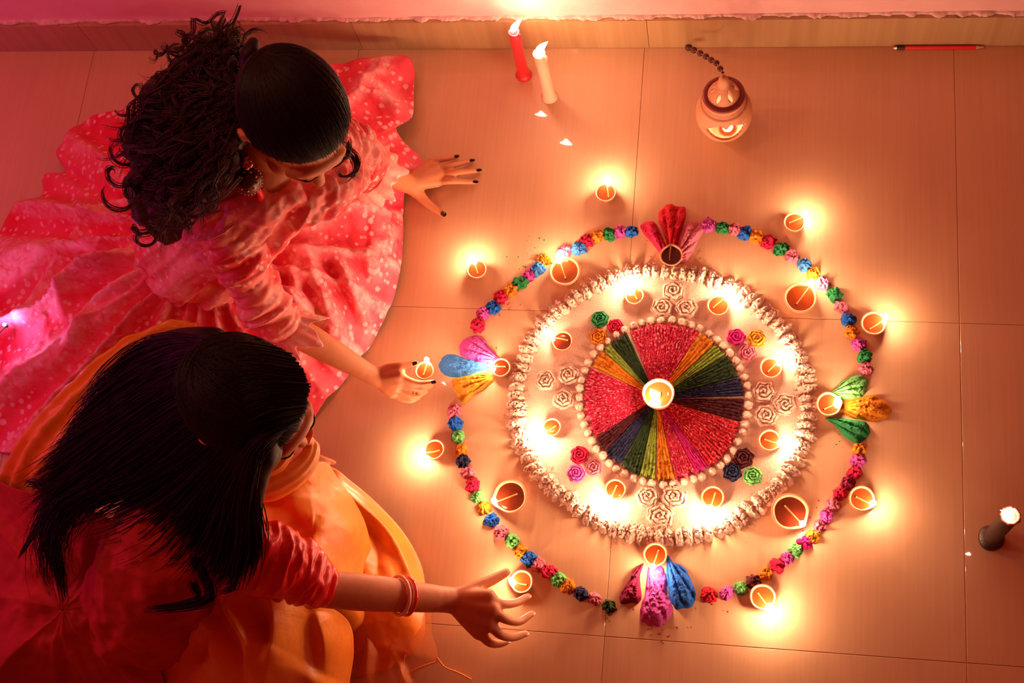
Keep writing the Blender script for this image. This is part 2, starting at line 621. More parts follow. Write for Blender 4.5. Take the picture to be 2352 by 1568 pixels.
def build_setting():
    V, F = box(-2.4, 1.8, -1.8, YW + 0.02, -0.05, -0.0010)
    floor = obj('floor', mesh('floor', V, F, False), M['grout'])
    floor['kind'] = 'structure'
    g = 0.00045
    ys = [(-1.8, -1.2), (-1.2, -0.6), (-0.6, 0.0), (0.0, YW)]
    shared = {}
    for y0, y1 in ys:
        me_key = round(y1 - y0, 3)
        if me_key not in shared:
            V, F = box(0, TILE - 2 * g, 0, (y1 - y0) - 2 * g, -0.008, 0.0, 0.0006)
            shared[me_key] = mesh('tile', V, F, False)
            shared[me_key].materials.append(M['tile'])
        for i in range(-4, 3):
            obj('tile', shared[me_key], None, floor, (i * TILE + g, y0 + g, 0))
    # back wall with uneven plaster just above the skirting
    nx, nz = 420, 40
    xs = np.linspace(-2.4, 1.8, nx)
    zs = np.concatenate([np.linspace(0.094, 0.112, 14), np.linspace(0.118, 1.6, nz - 14)])
    X, Z = np.meshgrid(xs, zs, indexing='ij')
    lip = np.clip(1 - (Z - 0.096) / 0.016, 0, 1)
    n1 = fbm(P3(X * 22, Z * 60, 3.0), 4)
    Y = YW + 0.004 + 0.0015 * fbm(P3(X * 6, Z * 6, 9.0), 3) - 0.006 * lip * (0.4 + 0.6 * np.clip(n1, -0.3, 1.2))
    V = np.stack([X, Y, Z], -1).reshape(-1, 3)
    V[:, 2] += np.where(V[:, 2] < 0.0945, 0.004 * np.clip(fbm(P3(V[:, 0] * 30, V[:, 1] * 0, 1.0), 4), -0.3, 1), 0)
    wall = obj('wall_back', mesh('wall_back', V, grid_faces(nx, nz)), M['wall'])
    wall['kind'] = 'structure'
    V, F = box(-2.4, 1.8, YW + 0.012, YW + 0.12, -0.05, 1.6)
    core = obj('wall_core', mesh('wall_core', V, F, False), M['plaster'], wall)
    # ragged lip of plaster lying on the skirting top
    n = 2400
    xs = np.linspace(-2.4, 1.8, n)
    w = 0.0030 + 0.0050 * np.clip(fbm(P3(xs * 45, xs * 0, 4.0), 4, 0.65), -0.55, 1.3)
    prof = []
    for k, (dy, dz) in enumerate(((0.012, 0.0), (0.0, 0.0), (-1, 0.0015), (-1.0, 0.004), (0.0, 0.007), (0.012, 0.008))):
        prof.append(np.stack([xs, YW + (dy + 0 * xs if dy >= 0 else -w), 0.0965 + dz + 0 * xs], -1))
    V = np.stack(prof, 1).reshape(-1, 3)
    obj('plaster_lip', mesh('plaster_lip', V, grid_faces(n, 6)), M['plaster'], wall)
    # skirting tiles
    base = None
    x = -2.4 + 0.02
    V, F = box(-2.4, 1.8, YW - 0.001, YW + 0.012, 0, 0.092)
    base = obj('baseboard_back', mesh('baseboard_back', V, F, False), M['grout'])
    base['kind'] = 'structure'
    V, F = box(0, 0.6 - 0.001, -0.008, 0.0, 0.0008, 0.0965, 0.0)
    me = mesh('skirting_tile', V, F, False)
    me.materials.append(M['skirt_tile'])
    for i in range(-4, 3):
        obj('skirting_tile', me, None, base, (i * 0.6 + 0.01 - 0.02 * (i > 0), YW - 0.0, 0))

build_setting()

# ================================================================== RANGOLI
def mound(outline, c, h, nr=12, power=2.5, amp=0.35, nscale=160.0, seed=0.0, lobes=None, ridge=None, edge=0.0, zbase=0.0, fn=None):
    """star-shaped pile of powder: outline (n,2) world xy, local to c"""
    out = np.asarray(outline, float)[:, :2] - np.asarray(c, float)[:2]
    n = len(out)
    th = np.arctan2(out[:, 1], out[:, 0])
    if edge:
        k = 1 + edge * fbm(P3(out[:, 0] * nscale * 0.8 + seed, out[:, 1] * nscale * 0.8, seed), 3)
        out = out * k[:, None]
    r = np.linspace(0, 1, nr + 1)[1:] ** 0.85
    X = out[:, None, 0] * r[None]
    Y = out[:, None, 1] * r[None]
    Rr = np.broadcast_to(r[None], X.shape)
    T = np.broadcast_to(th[:, None], X.shape)
    z = h * (1 - Rr ** power)
    mask = np.clip((1 - Rr) * 6, 0, 1)
    z = z + h * amp * mask * fbm(P3(X * nscale + seed, Y * nscale, seed * 1.7), 4, 0.6)
    if lobes:
        z = z + h * 0.16 * mask * np.cos(lobes * T + 5 * Rr + 2 * fbm(P3(X * 120, Y * 120, seed), 2)) * Rr
    if fn is not None:
        z = z + fn(X, Y, Rr, T) * mask
    z = np.maximum(z, 0.0002) * (Rr < 0.999) + zbase
    z = np.where(Rr >= 0.999, zbase - 0.0005, z)
    V = np.stack([X, Y, z], -1).reshape(-1, 3)
    zc = zbase + h
    if fn is not None:
        zc += float(fn(np.zeros(1), np.zeros(1), np.zeros(1), np.zeros(1))[0])
    V = np.vstack([V, [[0, 0, zc]]])
    q = grid_faces(n, nr, wrap_u=True)
    F = [tuple(f) for f in q] + [(i * nr, ((i + 1) % n) * nr, len(V) - 1) for i in range(n)]
    # upward orientation
    if (out[0, 0] * out[1, 1] - out[0, 1] * out[1, 0]) < 0:
        F = [f[::-1] for f in F]
    else:
        F = [f if len(f) == 3 else f for f in F]
    return V, F

def ellipse(c, a, b, ang, n=32):
    t = np.linspace(0, 2 * math.pi, n, endpoint=False)
    x, y = a * np.cos(t), b * np.sin(t)
    return np.stack([c[0] + x * math.cos(ang) - y * math.sin(ang), c[1] + x * math.sin(ang) + y * math.cos(ang)], -1)

RC = np.array([0.0765, -0.171])      # centre of the rangoli on the floor

def ring_at(points):
    """radius as a smooth periodic function of angle from a few measured points"""
    a = np.arctan2(points[:, 1] - RC[1], points[:, 0] - RC[0])
    r = np.hypot(points[:, 0] - RC[0], points[:, 1] - RC[1])
    o = np.argsort(a)
    a, r = a[o], r[o]
    def f(t):
        t = (np.asarray(t) + math.pi) % (2 * math.pi) - math.pi
        return np.interp(t, np.concatenate([[a[-1] - 2 * math.pi], a, [a[0] + 2 * math.pi]]), np.concatenate([[r[-1]], r, [r[0]]]))
    return f

OUT_R = ring_at(WL([(1187, 935, 0), (1198, 840, 0), (1250, 748, 0), (1330, 678, 0), (1430, 632, 0), (1545, 625, 0), (1650, 648, 0), (1735, 700, 0), (1805, 770, 0), (1848, 860, 0), (1856, 940, 0), (1838, 1030, 0), (1790, 1115, 0), (1710, 1180, 0), (1620, 1220, 0), (1510, 1235, 0), (1400, 1205, 0), (1310, 1150, 0), (1240, 1090, 0), (1200, 1020, 0)]))
IN_R = ring_at(WL([(1333, 925, 0), (1350, 840, 0), (1395, 785, 0), (1460, 748, 0), (1545, 738, 0), (1625, 765, 0), (1680, 820, 0), (1718, 900, 0), (1712, 960, 0), (1685, 1030, 0), (1640, 1080, 0), (1590, 1100, 0), (1520, 1112, 0), (1440, 1090, 0), (1385, 1045, 0), (1350, 990, 0)]))

def build_disc():
    root = empty('powder_disc', (RC[0], RC[1], 0), 'round bed of white powder ringed with piped white lumps and beads under the colour wheel', 'rangoli')
    t = np.linspace(0, 2 * math.pi, 220, endpoint=False)
    r = OUT_R(t)
    outl = np.stack([RC[0] + r * np.cos(t), RC[1] + r * np.sin(t)], -1)
    V, F = mound(outl, RC, 0.0022, nr=90, power=60, amp=0.10, nscale=90, seed=3)
    obj('powder_bed', mesh('powder_bed', V, F), M['disc'], root)
    # outer ring of piped lumps
    n = 94
    for i in range(n):
        a = 2 * math.pi * (i + rng.uniform(-0.12, 0.12)) / n
        rr = float(OUT_R(a)) + rng.uniform(-0.002, 0.002)
        c = RC + rr * np.array([math.cos(a), math.sin(a)])
        la, lb = rng.uniform(0.0160, 0.0205), rng.uniform(0.0098, 0.0118)
        e = ellipse(c, la, lb, a + rng.uniform(-0.25, 0.25), 40)
        V, F = mound(e, c, rng.uniform(0.010, 0.014), nr=16, power=2.0, amp=0.30, nscale=330, seed=i * 3.1, edge=0.20)
        obj('powder_lump', mesh('powder_lump', V, F), M['white'], root, (c[0] - RC[0], c[1] - RC[1], 0.001))
    # inner ring of beads, each with a drawn-up tip
    n = 54
    for i in range(n):
        a = 2 * math.pi * (i + rng.uniform(-0.1, 0.1)) / n
        rr = float(IN_R(a)) + 0.001 + rng.uniform(-0.0012, 0.0012)
        c = RC + rr * np.array([math.cos(a), math.sin(a)])
        rad = rng.uniform(0.0082, 0.0096)
        e = ellipse(c, rad, rad * rng.uniform(0.9, 1.05), a, 30)
        off = rng.uniform(-0.3, 0.3, 2)
        tip = lambda X, Y, Rr, T, o=off, q=rad: 0.0035 * np.exp(-((X / q - o[0]) ** 2 + (Y / q - o[1]) ** 2) * 14)
        V, F = mound(e, c, 0.0075, nr=12, power=2.4, amp=0.13, nscale=420, seed=i * 5.7, edge=0.10, fn=tip)
        obj('powder_bead', mesh('powder_bead', V, F), M['white'], root, (c[0] - RC[0], c[1] - RC[1], 0.001))
    # crumbs scattered along the ring
    k = 3600
    a = rng.uniform(0, 2 * math.pi, k)
    d = rng.normal(0, 0.011, k) * np.where(rng.random(k) < 0.5, 1.0, 1.25)
    r = OUT_R(a) + np.sign(d) * (0.009 + np.abs(d))
    x, y = r * np.cos(a), r * np.sin(a)
    s = rng.uniform(0.0005, 0.0014, k)
    Vt = np.array([(1, 0, 0), (-0.5, 0.87, 0), (-0.5, -0.87, 0), (0, 0, 1.4)])
    ang = rng.uniform(0, 6.28, k)
    ca, sa = np.cos(ang), np.sin(ang)
    vx = Vt[None, :, 0] * ca[:, None] - Vt[None, :, 1] * sa[:, None]
    vy = Vt[None, :, 0] * sa[:, None] + Vt[None, :, 1] * ca[:, None]
    V = np.stack([x[:, None] + vx * s[:, None], y[:, None] + vy * s[:, None], 0.0022 * (d < 0)[:, None] + np.broadcast_to(Vt[None, :, 2], vx.shape) * s[:, None]], -1).reshape(-1, 3)
    f = np.array([(0, 1, 3), (1, 2, 3), (2, 0, 3)])
    F = (f[None] + (np.arange(k) * 4)[:, None, None]).reshape(-1, 3)
    o = obj('powder_crumbs', mesh('powder_crumbs', V, F), M['white'], root)
    o['kind'] = 'stuff'
build_disc()

def build_wheel():
    root = empty('colour_wheel', (RC[0], RC[1], 0.0032), 'wheel of red, green, orange and navy ridged powder wedges around the central lamp', 'rangoli')
    K = 1 / 3.563
    Cw = W(1300 + 745 * K, 700 + 770 * K, 0)[:2]
    B = lambda x, y: W(1300 + x * K, 700 + y * K, 0)[:2]
    wed = [((515, 205), (1085, 240), 'crimson_glint', 'crimson top wedge with painted pink grain highlights', 20),
           ((1085, 245), (1212, 335), 'orange', 'orange wedge at upper right', 4),
           ((1212, 340), (1318, 410), 'lime', 'lime green wedge at upper right', 4),
           ((1318, 415), (1395, 600), 'darkgreen', 'dark green wedge at the right', 6),
           ((1395, 605), (1470, 750), 'navy', 'navy wedge at the right', 6),
           ((1470, 770), (1420, 960), 'maroon', 'dark maroon wedge at the right', 6),
           ((1420, 965), (1180, 1345), 'red_glint', 'broad red wedge at lower right', 14),
           ((1180, 1345), (1080, 1395), 'magenta', 'magenta stripe in the lower right wedge', 5),
           ((1080, 1395), (895, 1425), 'crimson_glint', 'crimson wedge below with painted grain highlights', 8),
           ((893, 1425), (742, 1432), 'orange', 'orange wedge at the bottom', 4),
           ((738, 1432), (600, 1425), 'lime', 'lime green wedge at the bottom', 4),
           ((598, 1425), (440, 1340), 'darkgreen', 'dark green wedge at lower left', 6),
           ((438, 1338), (312, 1225), 'navy', 'navy wedge at lower left', 6),
           ((310, 1222), (212, 1118), 'maroon', 'maroon wedge at lower left', 5),
           ((210, 1115), (165, 500), 'crimson_glint', 'broad crimson wedge at the left', 22),
           ((168, 490), (322, 400), 'orange', 'orange wedge at upper left', 4),
           ((322, 398), (370, 335), 'lime', 'narrow lime wedge at upper left', 3),
           ((372, 333), (510, 255), 'darkgreen', 'dark green wedge at upper left', 6)]
    for k, (p0, p1, mat, lab, nrid) in enumerate(wed):
        a0 = math.atan2(*(B(*p0) - Cw)[::-1])
        a1 = math.atan2(*(B(*p1) - Cw)[::-1])
        while a1 > a0:
            a1 -= 2 * math.pi
        while a1 < a0 - 2 * math.pi:
            a1 += 2 * math.pi
        na = max(18, int((a0 - a1) * 0.15 / 0.0009))
        nr = 90
        A = np.linspace(a0, a1, na)
        # outer radius from Cw: stay inside the bead ring
        er = []
        for a in A:
            d = np.array([math.cos(a), math.sin(a)])
            rr = 0.14
            for _ in range(6):
                q = Cw + d * rr - RC
                rr += float(IN_R(math.atan2(q[1], q[0]))) - 0.0085 - math.hypot(*q)
            er.append(rr)
        er = np.array(er) * (1 + 0.015 * rng.normal(size=na))
        u = np.linspace(0.13, 1, nr)
        X = np.cos(A)[:, None] * er[:, None] * u[None]
        Y = np.sin(A)[:, None] * er[:, None] * u[None]
        s = np.linspace(0, 1, na)
        wob = 0.12 * fbm(P3(X * 60 + k, Y * 60, k * 1.0), 2)
        rid = np.abs(np.cos(math.pi * nrid * (s[:, None] + wob * 0.25)))
        grain = fbm(P3(X * 330, Y * 330, k * 3.0), 3, 0.6)
        h = 0.0035 + 0.0030 * (1 - rid) ** 0.7 + 0.0016 * grain
        h = h * np.clip(0.35 + u[None] * 0.9, 0, 1)
        edge = np.clip(np.minimum(s, 1 - s)[:, None] * na / 2.2, 0, 1) * np.clip((1 - u)[None] * nr / 3, 0, 1)
        Z = np.maximum(h * (0.25 + 0.75 * edge), 0.0006) - 0.0006 * (edge <= 0)
        Z = np.broadcast_to(Z, X.shape)
        V = np.stack([X + Cw[0] - RC[0], Y + Cw[1] - RC[1], Z], -1).reshape(-1, 3)
        o = obj('powder_wedge', mesh('powder_wedge', V, grid_faces(na, nr)[:, ::1]), M[mat], root)
        o['label'] = lab
build_wheel()

def rosette(px, py, rpx, mat, label, group=None):
    c = W(px, py, 0.004)
    R0 = rpx * S(px, py, 0.004)
    sd = rng.uniform(0, 50)
    sp = rng.uniform(0, 6.28)
    n, nr = 64, 26
    t = np.linspace(0, 2 * math.pi, n, endpoint=False)
    out = np.stack([c[0] + R0 * np.cos(t) * (1 + 0.06 * np.cos(6 * t + sd)), c[1] + R0 * np.sin(t) * (1 + 0.06 * np.cos(6 * t + sd))], -1)
    def spiral(X, Y, Rr, T):
        ph = Rr * 3.2 * 2 * math.pi - T + sp + 1.3 * fbm(P3(X * 170 + sd, Y * 170, sd), 2)
        pet = 0.75 + 0.45 * np.cos((4 + np.floor(Rr * 3)) * T + 2.2 * np.floor(Rr * 3.2) + sd)
        return 0.0034 * (np.abs(np.cos(ph / 2)) ** 0.6 * 2 - 1.2) * pet + 0.0007 * fbm(P3(X * 600, Y * 600, sd), 2)
    V, F = mound(out, c, 0.0065, nr=nr, power=3.0, amp=0.10, nscale=420, seed=sd, edge=0.09, fn=spiral)
    o = obj('powder_rosette', mesh('powder_rosette', V, F), M[mat], None, (c[0], c[1], 0.0018))
    tag(o, label, 'rosette', group)

RS = [(1547, 666, 27, 'white', 'white spiral rosette at the tip of the trio above the colour wheel'),
      (1520, 706, 26, 'white', 'white spiral rosette at the left of the trio above the colour wheel'),
      (1577, 706, 27, 'white', 'white spiral rosette at the right of the trio above the colour wheel'),
      (1253, 874, 26, 'white', 'white spiral rosette farthest left in the trio left of the wheel'),
      (1305, 860, 26, 'white', 'upper white spiral rosette beside the wheel on its left'),
      (1293, 915, 27, 'white', 'lower white spiral rosette beside the wheel on its left'),
      (1755, 899, 27, 'white', 'upper white spiral rosette beside the wheel on its right'),
      (1804, 928, 28, 'white', 'white spiral rosette farthest right in the trio right of the wheel'),
      (1760, 953, 28, 'white', 'lower white spiral rosette beside the wheel on its right'),
      (1487, 1139, 28, 'white', 'white spiral rosette at upper left of the trio below the wheel'),
      (1548, 1140, 32, 'white', 'large white spiral rosette at upper right of the trio below the wheel'),
      (1516, 1184, 32, 'white', 'white spiral rosette at the bottom tip of the trio below the wheel'),
      (1378, 732, 21, 'green', 'dark green spiral rosette at upper left of the wheel'),
      (1413, 749, 19, 'crimson', 'crimson pink rosette between green rosette and bead ring, upper left'),
      (1374, 773, 21, 'orange', 'orange spiral rosette under the green one, upper left of the wheel'),
      (1691, 773, 21, 'magenta', 'magenta spiral rosette at upper right of the wheel'),
      (1737, 777, 22, 'yellow', 'yellow orange spiral rosette at upper right of the wheel'),
      (1717, 810, 21, 'salmon', 'salmon pink rosette under the magenta one, upper right'),
      (1708, 1051, 24, 'maroon', 'dark maroon spiral rosette at lower right of the wheel'),
      (1682, 1083, 22, 'navy', 'navy spiral rosette at lower right of the wheel'),
      (1729, 1092, 23, 'lightgreen', 'bright green spiral rosette at lower right of the wheel'),
      (1331, 1044, 22, 'crimson', 'crimson spiral rosette at lower left of the wheel'),
      (1323, 1086, 21, 'pink', 'bright pink spiral rosette at lower left of the wheel'),
      (1363, 1074, 20, 'salmon', 'salmon rosette between crimson rosette and bead ring, lower left')]
for r_ in RS:
    rosette(*r_)

# fan motifs at the four ends of the cross
def petal(root, rp, pts, mat, seed, h=0.012, label=None, rid=6):
    P = WL([(x, y, 0.003) for x, y in pts])[:, :2]
    base = P[0]
    Q = catmull_closed(P, 90)
    c = Q.mean(0)
    far = P[np.argmax(np.linalg.norm(P - base, axis=1))]
    ax = (far - base) / np.linalg.norm(far - base)
    nx = np.array([-ax[1], ax[0]])
    def ridge(X, Y, Rr, T):
        gx, gy = X + c[0] - base[0], Y + c[1] - base[1]
        l = gx * ax[0] + gy * ax[1]
        w = gx * nx[0] + gy * nx[1]
        ang = np.arctan2(w, np.maximum(l, 0.01))
        return 0.0040 * (np.abs(np.cos(ang * rid * 2.2 + seed)) - 0.6) + 0.0012 * fbm(P3(X * 420, Y * 420, seed), 3, 0.7)
    V, F = mound(Q, c, h, nr=34, power=3.2, amp=0.13, nscale=120, seed=seed, edge=0.06, fn=ridge)
    o = obj('petal', mesh('petal', V, F), M[mat], root, (c[0] - rp[0], c[1] - rp[1], 0))
    if label:
        o['label'] = label

def motif(px, py, label, petals):
    c = W(px, py, 0)
    root = empty('petal_motif', (c[0], c[1], 0), label, 'petal motif', 'petal motifs at the four ends of the rangoli')
    for k, (pts, mat, lab) in enumerate(petals):
        petal(root, c, pts, mat, 3.0 + 7 * k + px * 0.01, label=lab)
motif(1542, 545, 'fan of three red powder petals behind the unlit lamp at the top', [
    ([(1532, 605), (1522, 590), (1500, 560), (1478, 535), (1470, 516), (1490, 506), (1506, 512), (1522, 545), (1540, 585)], 'crimson', 'crimson petal on the left'),
    ([(1540, 590), (1528, 545), (1512, 505), (1518, 480), (1538, 466), (1556, 472), (1572, 474), (1575, 500), (1562, 545), (1548, 590)], 'red', 'red petal in the middle'),
    ([(1550, 600), (1556, 560), (1572, 515), (1590, 505), (1612, 512), (1618, 522), (1600, 560), (1580, 595), (1562, 606)], 'salmon', 'salmon red petal on the right')])
motif(1080, 845, 'fan of pink, blue and yellow powder petals at the left end', [
    ([(1150, 828), (1120, 838), (1085, 826), (1057, 815), (1055, 795), (1068, 774), (1092, 768), (1110, 778), (1128, 802)], 'pink', 'pink petal'),
    ([(1128, 842), (1100, 852), (1070, 862), (1030, 864), (1010, 848), (1010, 826), (1025, 814), (1050, 815), (1090, 828), (1115, 832)], 'lightblue', 'sky blue petal'),
    ([(1135, 868), (1120, 885), (1095, 900), (1065, 924), (1050, 908), (1040, 886), (1042, 868), (1080, 862), (1120, 855)], 'yellow', 'yellow petal')])
motif(1960, 935, 'fan of two green and one orange powder petal at the right end', [
    ([(1905, 905), (1925, 885), (1945, 868), (1975, 860), (1994, 872), (1992, 895), (1980, 910), (1950, 918), (1920, 916)], 'lightgreen', 'light green petal'),
    ([(1925, 935), (1940, 920), (1975, 910), (2010, 905), (2035, 920), (2049, 942), (2035, 958), (2010, 966), (1975, 962), (1945, 955)], 'orange', 'orange petal'),
    ([(1895, 958), (1925, 958), (1955, 962), (1990, 968), (2000, 990), (1985, 1010), (1965, 1016), (1940, 1002), (1920, 978)], 'green', 'dark green petal')])
motif(1510, 1350, 'fan of maroon, pink and blue powder petals at the bottom end', [
    ([(1478, 1292), (1470, 1320), (1472, 1350), (1472, 1378), (1450, 1386), (1425, 1384), (1424, 1365), (1440, 1335), (1458, 1305)], 'wine', 'wine red petal'),
    ([(1490, 1300), (1518, 1298), (1530, 1325), (1532, 1365), (1545, 1395), (1535, 1425), (1510, 1437), (1480, 1430), (1468, 1405), (1478, 1375), (1484, 1340)], 'pink', 'bright pink petal'),
    ([(1532, 1275), (1548, 1290), (1568, 1300), (1588, 1330), (1598, 1365), (1594, 1388), (1565, 1400), (1542, 1385), (1534, 1350), (1530, 1310)], 'blue', 'deep blue petal')])

ORD = 'zeroth first second third fourth fifth sixth seventh eighth ninth tenth eleventh twelfth thirteenth fourteenth fifteenth sixteenth seventeenth eighteenth nineteenth twentieth'.split()
TUFTS = {
 'top motif': [(1627, 514, 'pink'), (1660, 521, 'green'), (1690, 524, 'salmon'), (1711, 533, 'blue'), (1738, 541, 'orange'), (1765, 553, 'crimson'), (1794, 569, 'green'), (1821, 587, 'salmon'), (1848, 607, 'lightblue'), (1868, 626, 'yellow'), (1890, 649, 'palepink'), (1917, 674, 'green'), (1933, 702, 'salmon'), (1948, 731, 'blue'), (1957, 760, 'orange'), (1973, 788, 'pink'), (1987, 817, 'green'), (1990, 845, 'salmon')],
 'right motif': [(1976, 1031, 'orange'), (1972, 1057, 'pink'), (1964, 1085, 'crimson'), (1948, 1109, 'wine'), (1931, 1132, 'crimson'), (1914, 1158, 'salmon'), (1898, 1183, 'pink'), (1884, 1207, 'salmon'), (1868, 1230, 'yellow'), (1848, 1246, 'magenta'), (1828, 1263, 'lightgreen'), (1809, 1280, 'pink'), (1786, 1297, 'crimson'), (1759, 1317, 'orange'), (1732, 1336, 'brown'), (1703, 1350, 'lightgreen'), (1669, 1361, 'pink'), (1628, 1365, 'red')],
 'bottom motif': [(1398, 1391, 'darkgreen'), (1365, 1374, 'salmon'), (1333, 1362, 'navy'), (1304, 1345, 'orange'), (1281, 1330, 'lightgreen'), (1260, 1312, 'crimson'), (1236, 1296, 'salmon'), (1214, 1282, 'blue'), (1196, 1265, 'orange'), (1175, 1241, 'lightgreen'), (1149, 1221, 'salmon'), (1128, 1192, 'blue'), (1112, 1165, 'yellow'), (1096, 1140, 'lightgreen'), (1085, 1113, 'crimson'), (1073, 1084, 'salmon'), (1062, 1057, 'navy'), (1058, 1030, 'orange'), (1050, 1001, 'lightgreen'), (1045, 972, 'blue'), (1043, 943, 'salmon')],
 'left motif': [(1097, 744, 'crimson'), (1110, 717, 'pink'), (1131, 704, 'blue'), (1148, 680, 'crimson'), (1173, 664, 'orange'), (1193, 647, 'green'), (1215, 629, 'pink'), (1235, 616, 'lightblue'), (1250, 596, 'orange'), (1296, 577, 'palepink'), (1330, 567, 'lightblue'), (1346, 551, 'crimson'), (1371, 541, 'orange'), (1399, 536, 'green'), (1424, 531, 'pink'), (1450, 530, 'blue')]}
CNAME = {'crimson': 'crimson', 'red': 'red', 'salmon': 'salmon pink', 'pink': 'pink', 'palepink': 'pale pink', 'magenta': 'magenta', 'orange': 'orange', 'yellow': 'yellow orange', 'green': 'dark green', 'darkgreen': 'blackish green', 'lightgreen': 'light green', 'blue': 'dark blue', 'lightblue': 'light blue', 'navy': 'navy', 'wine': 'wine red', 'brown': 'dark brown'}
for mname, lst in TUFTS.items():
    for k, (px, py, colr) in enumerate(lst):
        c = W(px, py, 0.005)
        rad = 17.0 * S(px, py) * rng.uniform(0.95, 1.12)
        e = ellipse(c, rad * rng.uniform(0.95, 1.08), rad * rng.uniform(0.9, 1.02), rng.uniform(0, 6.28), 56)
        V, F = mound(e, c, rng.uniform(0.010, 0.013), nr=16, power=2.3, amp=0.40, nscale=260, seed=px * 0.37 + py * 0.11, lobes=int(rng.integers(5, 8)), edge=0.22)
        if colr == 'lightgreen' and mname == 'bottom motif' and k in (4, 9):
            V[:, 2] -= 0.008 * np.exp(-(V[:, 0] ** 2 + V[:, 1] ** 2) / (0.3 * rad) ** 2)
            V[:, 2] = np.maximum(V[:, 2], 0)
        o = obj('powder_tuft', mesh('powder_tuft', V, F), M[colr], None, (c[0], c[1], 0.0))
        tag(o, '%s powder tuft on the outer ring, %s clockwise from the %s' % (CNAME[colr], ORD[k + 1] if k < 20 else 'twenty-first', mname), 'powder tuft', 'powder tufts of the outer ring')

# stray specks of powder that fell beside the ring
def specks(colr, spots, label):
    V0, F0 = ICO[1]
    parts = []
    for (px, py, s, k) in spots:
        for _ in range(k):
            c = W(px + rng.normal(0, s), py + rng.normal(0, s), 0)
            r = rng.uniform(0.0006, 0.0018)
            parts.append((V0 * np.array([r, r * rng.uniform(0.5, 1), r * 0.5]) + c + np.array([0, 0, r * 0.2]), F0))
    V, F = mergeq(parts)
    o = obj('powder_specks', mesh('powder_specks', V, F), M[colr])
    o['kind'] = 'stuff'
    tag(o, label, 'powder')
specks('green', [(1200, 600, 22, 16), (1240, 575, 14, 8), (1400, 1412, 10, 10), (1560, 1400, 20, 14), (1940, 1010, 20, 10), (1745, 1130, 12, 8), (1772, 1100, 12, 6), (1480, 1095, 25, 10)], 'dark green specks scattered beside the outer ring tufts')
specks('crimson', [(1100, 770, 18, 18), (1165, 700, 16, 14), (1490, 560, 18, 14), (1600, 590, 14, 10), (1500, 1440, 18, 20), (1860, 1200, 30, 16), (1640, 1380, 14, 10), (1385, 1090, 12, 8)], 'crimson specks scattered beside the motifs and tufts')

# ================================================================== OIL LAMPS
FL_MESH = {}
def flame_mesh(kind='flame', lean=(0, 0), s=1.0):
    n, k = 12, 12
    prof = []
    for j in range(k):
        u = j / (k - 1)
        r = 0.0052 * s * (math.sin(math.pi * min(u * 1.0, 1) ** 0.62) ** 0.9) if 0 < u < 1 else 0.0001
        prof.append((r, 0.024 * s * u))
    V, F = lathe(prof, n)
    h = V[:, 2] / (0.024 * s)
    V[:, 0] += lean[0] * h ** 1.6
    V[:, 1] += lean[1] * h ** 1.6
    return mesh(kind, V, F)

